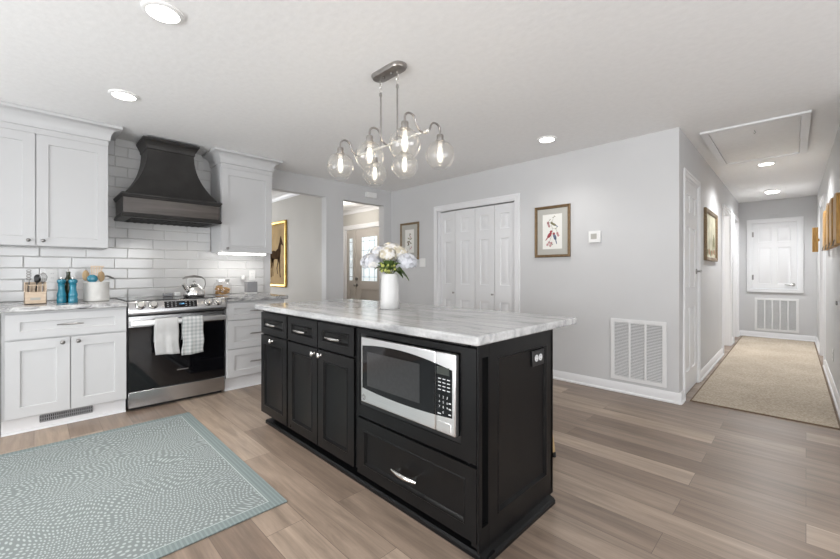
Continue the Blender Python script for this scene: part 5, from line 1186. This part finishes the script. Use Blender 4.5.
# ------------------------------------------------------------------ wall fittings
t = thing('thermostat', 'square white thermostat on the wall right of the bird print', 'thermostat', FB.p(-1.512, 0, 1.46))
m = MB(); m.fbox(FB, -1.570, -1.452, 0.001, 0.024, 1.460, 1.577); m.build('case', M['wpl'], t, bevel=0.005)
m = MB(); m.fbox(FB, -1.545, -1.487, 0.0235, 0.0255, 1.495, 1.550); m.build('screen', M['matb'], t, bevel=0.001)
def switch(fr, u, z, w_, label, gangs=1):
    t = thing('light_switch', label, 'light switch', fr.p(u, 0, z)); m = MB(); m.fbox(fr, u - w_ / 2, u + w_ / 2, 0.001, 0.007, z - 0.062, z + 0.062); m.build('plate', M['wpl'], t, bevel=0.002)
    for g_ in range(gangs):
        uu = u + (g_ - (gangs - 1) / 2) * 0.046; m = MB(); m.fbox(fr, uu - 0.016, uu + 0.016, 0.0065, 0.010, z - 0.033, z + 0.033); m.build('rocker', M['wpl'], t, bevel=0.002)
switch(FB, -3.966, 1.302, 0.12, 'white double light switch below the botanical print', 2)
def grille(fr, u0, u1, z0, z1, bars, label, hr=False):
    t = thing('return_air_grille', label, 'vent', fr.p((u0 + u1) / 2, 0, z0))
    f = 0.034; m = MB(); m.fbox(fr, u0, u1, 0.001, 0.012, z0, z0 + f); m.fbox(fr, u0, u1, 0.001, 0.012, z1 - f, z1); m.fbox(fr, u0, u0 + f, 0.001, 0.012, z0 + f, z1 - f); m.fbox(fr, u1 - f, u1, 0.001, 0.012, z0 + f, z1 - f)
    for k in range(1, bars + 1):
        u = u0 + f + (u1 - u0 - 2 * f) * k / (bars + 1); m.fbox(fr, u - 0.009, u + 0.009, 0.001, 0.013, z0 + f, z1 - f)
    m.build('frame', M['grille'], t, bevel=0.002)
    m = MB(); n = int((z1 - z0 - 2 * f) / 0.0135)
    for k in range(n):
        z = z0 + f + (z1 - z0 - 2 * f) * (k + 0.5) / n
        m.prism([fr.p(u0 + f, 0.001, z + 0.0022), fr.p(u0 + f, 0.0095, z - 0.0042), fr.p(u0 + f, 0.0105, z - 0.0030), fr.p(u0 + f, 0.002, z + 0.0034)], fr.p(u1 - f, 0, 0) - fr.p(u0 + f, 0, 0))
    m.build('louvers', M['grille'], t, smooth=0)
    m = MB(); m.fbox(fr, u0 + f, u1 - f, 0.0005, 0.0012, z0 + f, z1 - f); m.build('shade_backing', M['grilled'], t, smooth=0)  # grey sheet coloured as the shade behind the louvers
    if hr:
        m = MB()
        for u in (u0 + 0.13, u1 - 0.13): m = MB(); m.fbox(fr, u - 0.03, u + 0.03, 0.0115, 0.016, z1 - 0.020, z1 - 0.012); m.build('latch', M['grille'], t, bevel=0.001)
    return t
grille(FB, -1.358, -0.884, 0.122, 0.712, 2, 'large white return air grille low on the wall by the hallway corner', True)
hall(grille(FHE, -0.565, 0.005, 0.122, 0.705, 4, 'white return air grille under the raised door at the hallway end'))
m = MB(); m.fbox(FA, 3.500, 3.690, 0.001, 0.055, 2.285, 2.362); o = m.build('door_chime', M['wpl'], bevel=0.008); tag(o, 'white door chime box above the foyer opening', 'chime')
m = MB(); m.fbox(FHE, -0.365, -0.25, 0.001, 0.016, 2.15, 2.20); hall(tag(m.build('detector', M['wall'], bevel=0.004), 'small pale box on the wall over the raised hallway door', 'detector'))
t = hall(outlet(FHR, 5.58, 0.34, 0.0005, 'white outlet low on the right hallway wall'))
m = MB(); m.fbox(FHR, 5.10, 5.20, 0.0005, 0.012, 0.862, 0.90); hall(tag(m.build('wall_plate', M['nickel'], bevel=0.003), 'small dark metal plate on the right hallway wall', 'plate'))
# oak plaques on the right hallway wall
def plaque(u0, u1, z0, z1, nd, label):
    t = hall(thing('oak_plaque', label, 'plaque', FHR.p((u0 + u1) / 2, 0, z0), 'oak plaques on the right hallway wall'))
    m = MB(); K = 10; pts = [(u0, z0), (u1, z0)] + [((u0 + u1) / 2 + (u1 - u0) / 2 * math.cos(PI * k / K), z1 - 0.05 + 0.05 * math.sin(PI * k / K)) for k in range(K + 1)]
    m.prism([FHR.p(u, 0.001, z) for u, z in pts], FHR.n * nd); m.build('board', M['wood2'], t, bevel=0.006)
    m = MB(); uc_ = (u0 + u1) / 2
    for du in (0.0,):
        m = MB(); m.tube([FHR.p(uc_ + du, nd - 0.004, z0 + 0.05), FHR.p(uc_ + du, nd + 0.008, z0 + 0.02), FHR.p(uc_ + du, nd + 0.010, z0 - 0.012), FHR.p(uc_ + du, nd + 0.016, z0 - 0.004)], 0.0035, 8); m.build('hook', M['nickel'], t)
for (a, b, c, d, e_, lb) in ((4.40, 4.74, 1.385, 1.800, 0.046, 'honey oak plaque with hooks, nearest of the row on the right hallway wall'), (4.92, 5.24, 1.39, 1.830, 0.046, 'honey oak plaque with hooks, second nearest in the row on the right hallway wall'),
                         (5.44, 5.80, 1.40, 1.850, 0.044, 'honey oak plaque with hooks, third in the row on the right hallway wall'), (6.04, 6.42, 1.41, 1.845, 0.042, 'honey oak plaque with hooks, farthest of the row before the doorway')): plaque(a, b, c, d, e_, lb)
m = MB(); m.box(0.130, 0.190, 7.86, 7.88, 1.45, 1.80); m.box(0.190, 0.2195, 7.862, 7.878, 1.60, 1.64)
hall(tag(m.build('sign_board', M['wood2'], bevel=0.003), 'narrow honey oak board sticking out from the hallway wall past the doorway', 'board'))

# ------------------------------------------------------------------ rugs
m = MB(); m.box(-3.60, -1.85, -1.62, 0.905, 0.0005, 0.008); tag(m.build('area_rug', M['rug'], bevel=0.003), 'teal grey rug with pale wavy dashes on the floor before the range', 'rug')
t = hall(thing('hall_runner', 'beige woven jute runner along the hallway floor', 'rug', (-0.27, 6.6, 0)))
m = MB(); m.box(-0.725, 0.178, 4.185, 9.10, 0.0005, 0.009); m.build('field', M['jute'], t, bevel=0.002)
m = MB()
for a in ((-0.735, -0.725, 4.172, 9.11), (0.178, 0.188, 4.172, 9.11), (-0.725, 0.178, 4.172, 4.185), (-0.725, 0.178, 9.10, 9.11)): m.box(*a, 0.0005, 0.0098)
m.build('binding', M['juteb'], t, smooth=0)

# ------------------------------------------------------------------ swing the hallway one degree about its near left corner
ang = math.atan(0.09 / 5.2); pv = Vector((-0.79, 4.02, 0)); Rz = Matrix.Rotation(ang, 3, 'Z')
for o in HALL:
    o.location = Rz @ (o.location - pv) + pv
    o.rotation_euler.z += ang
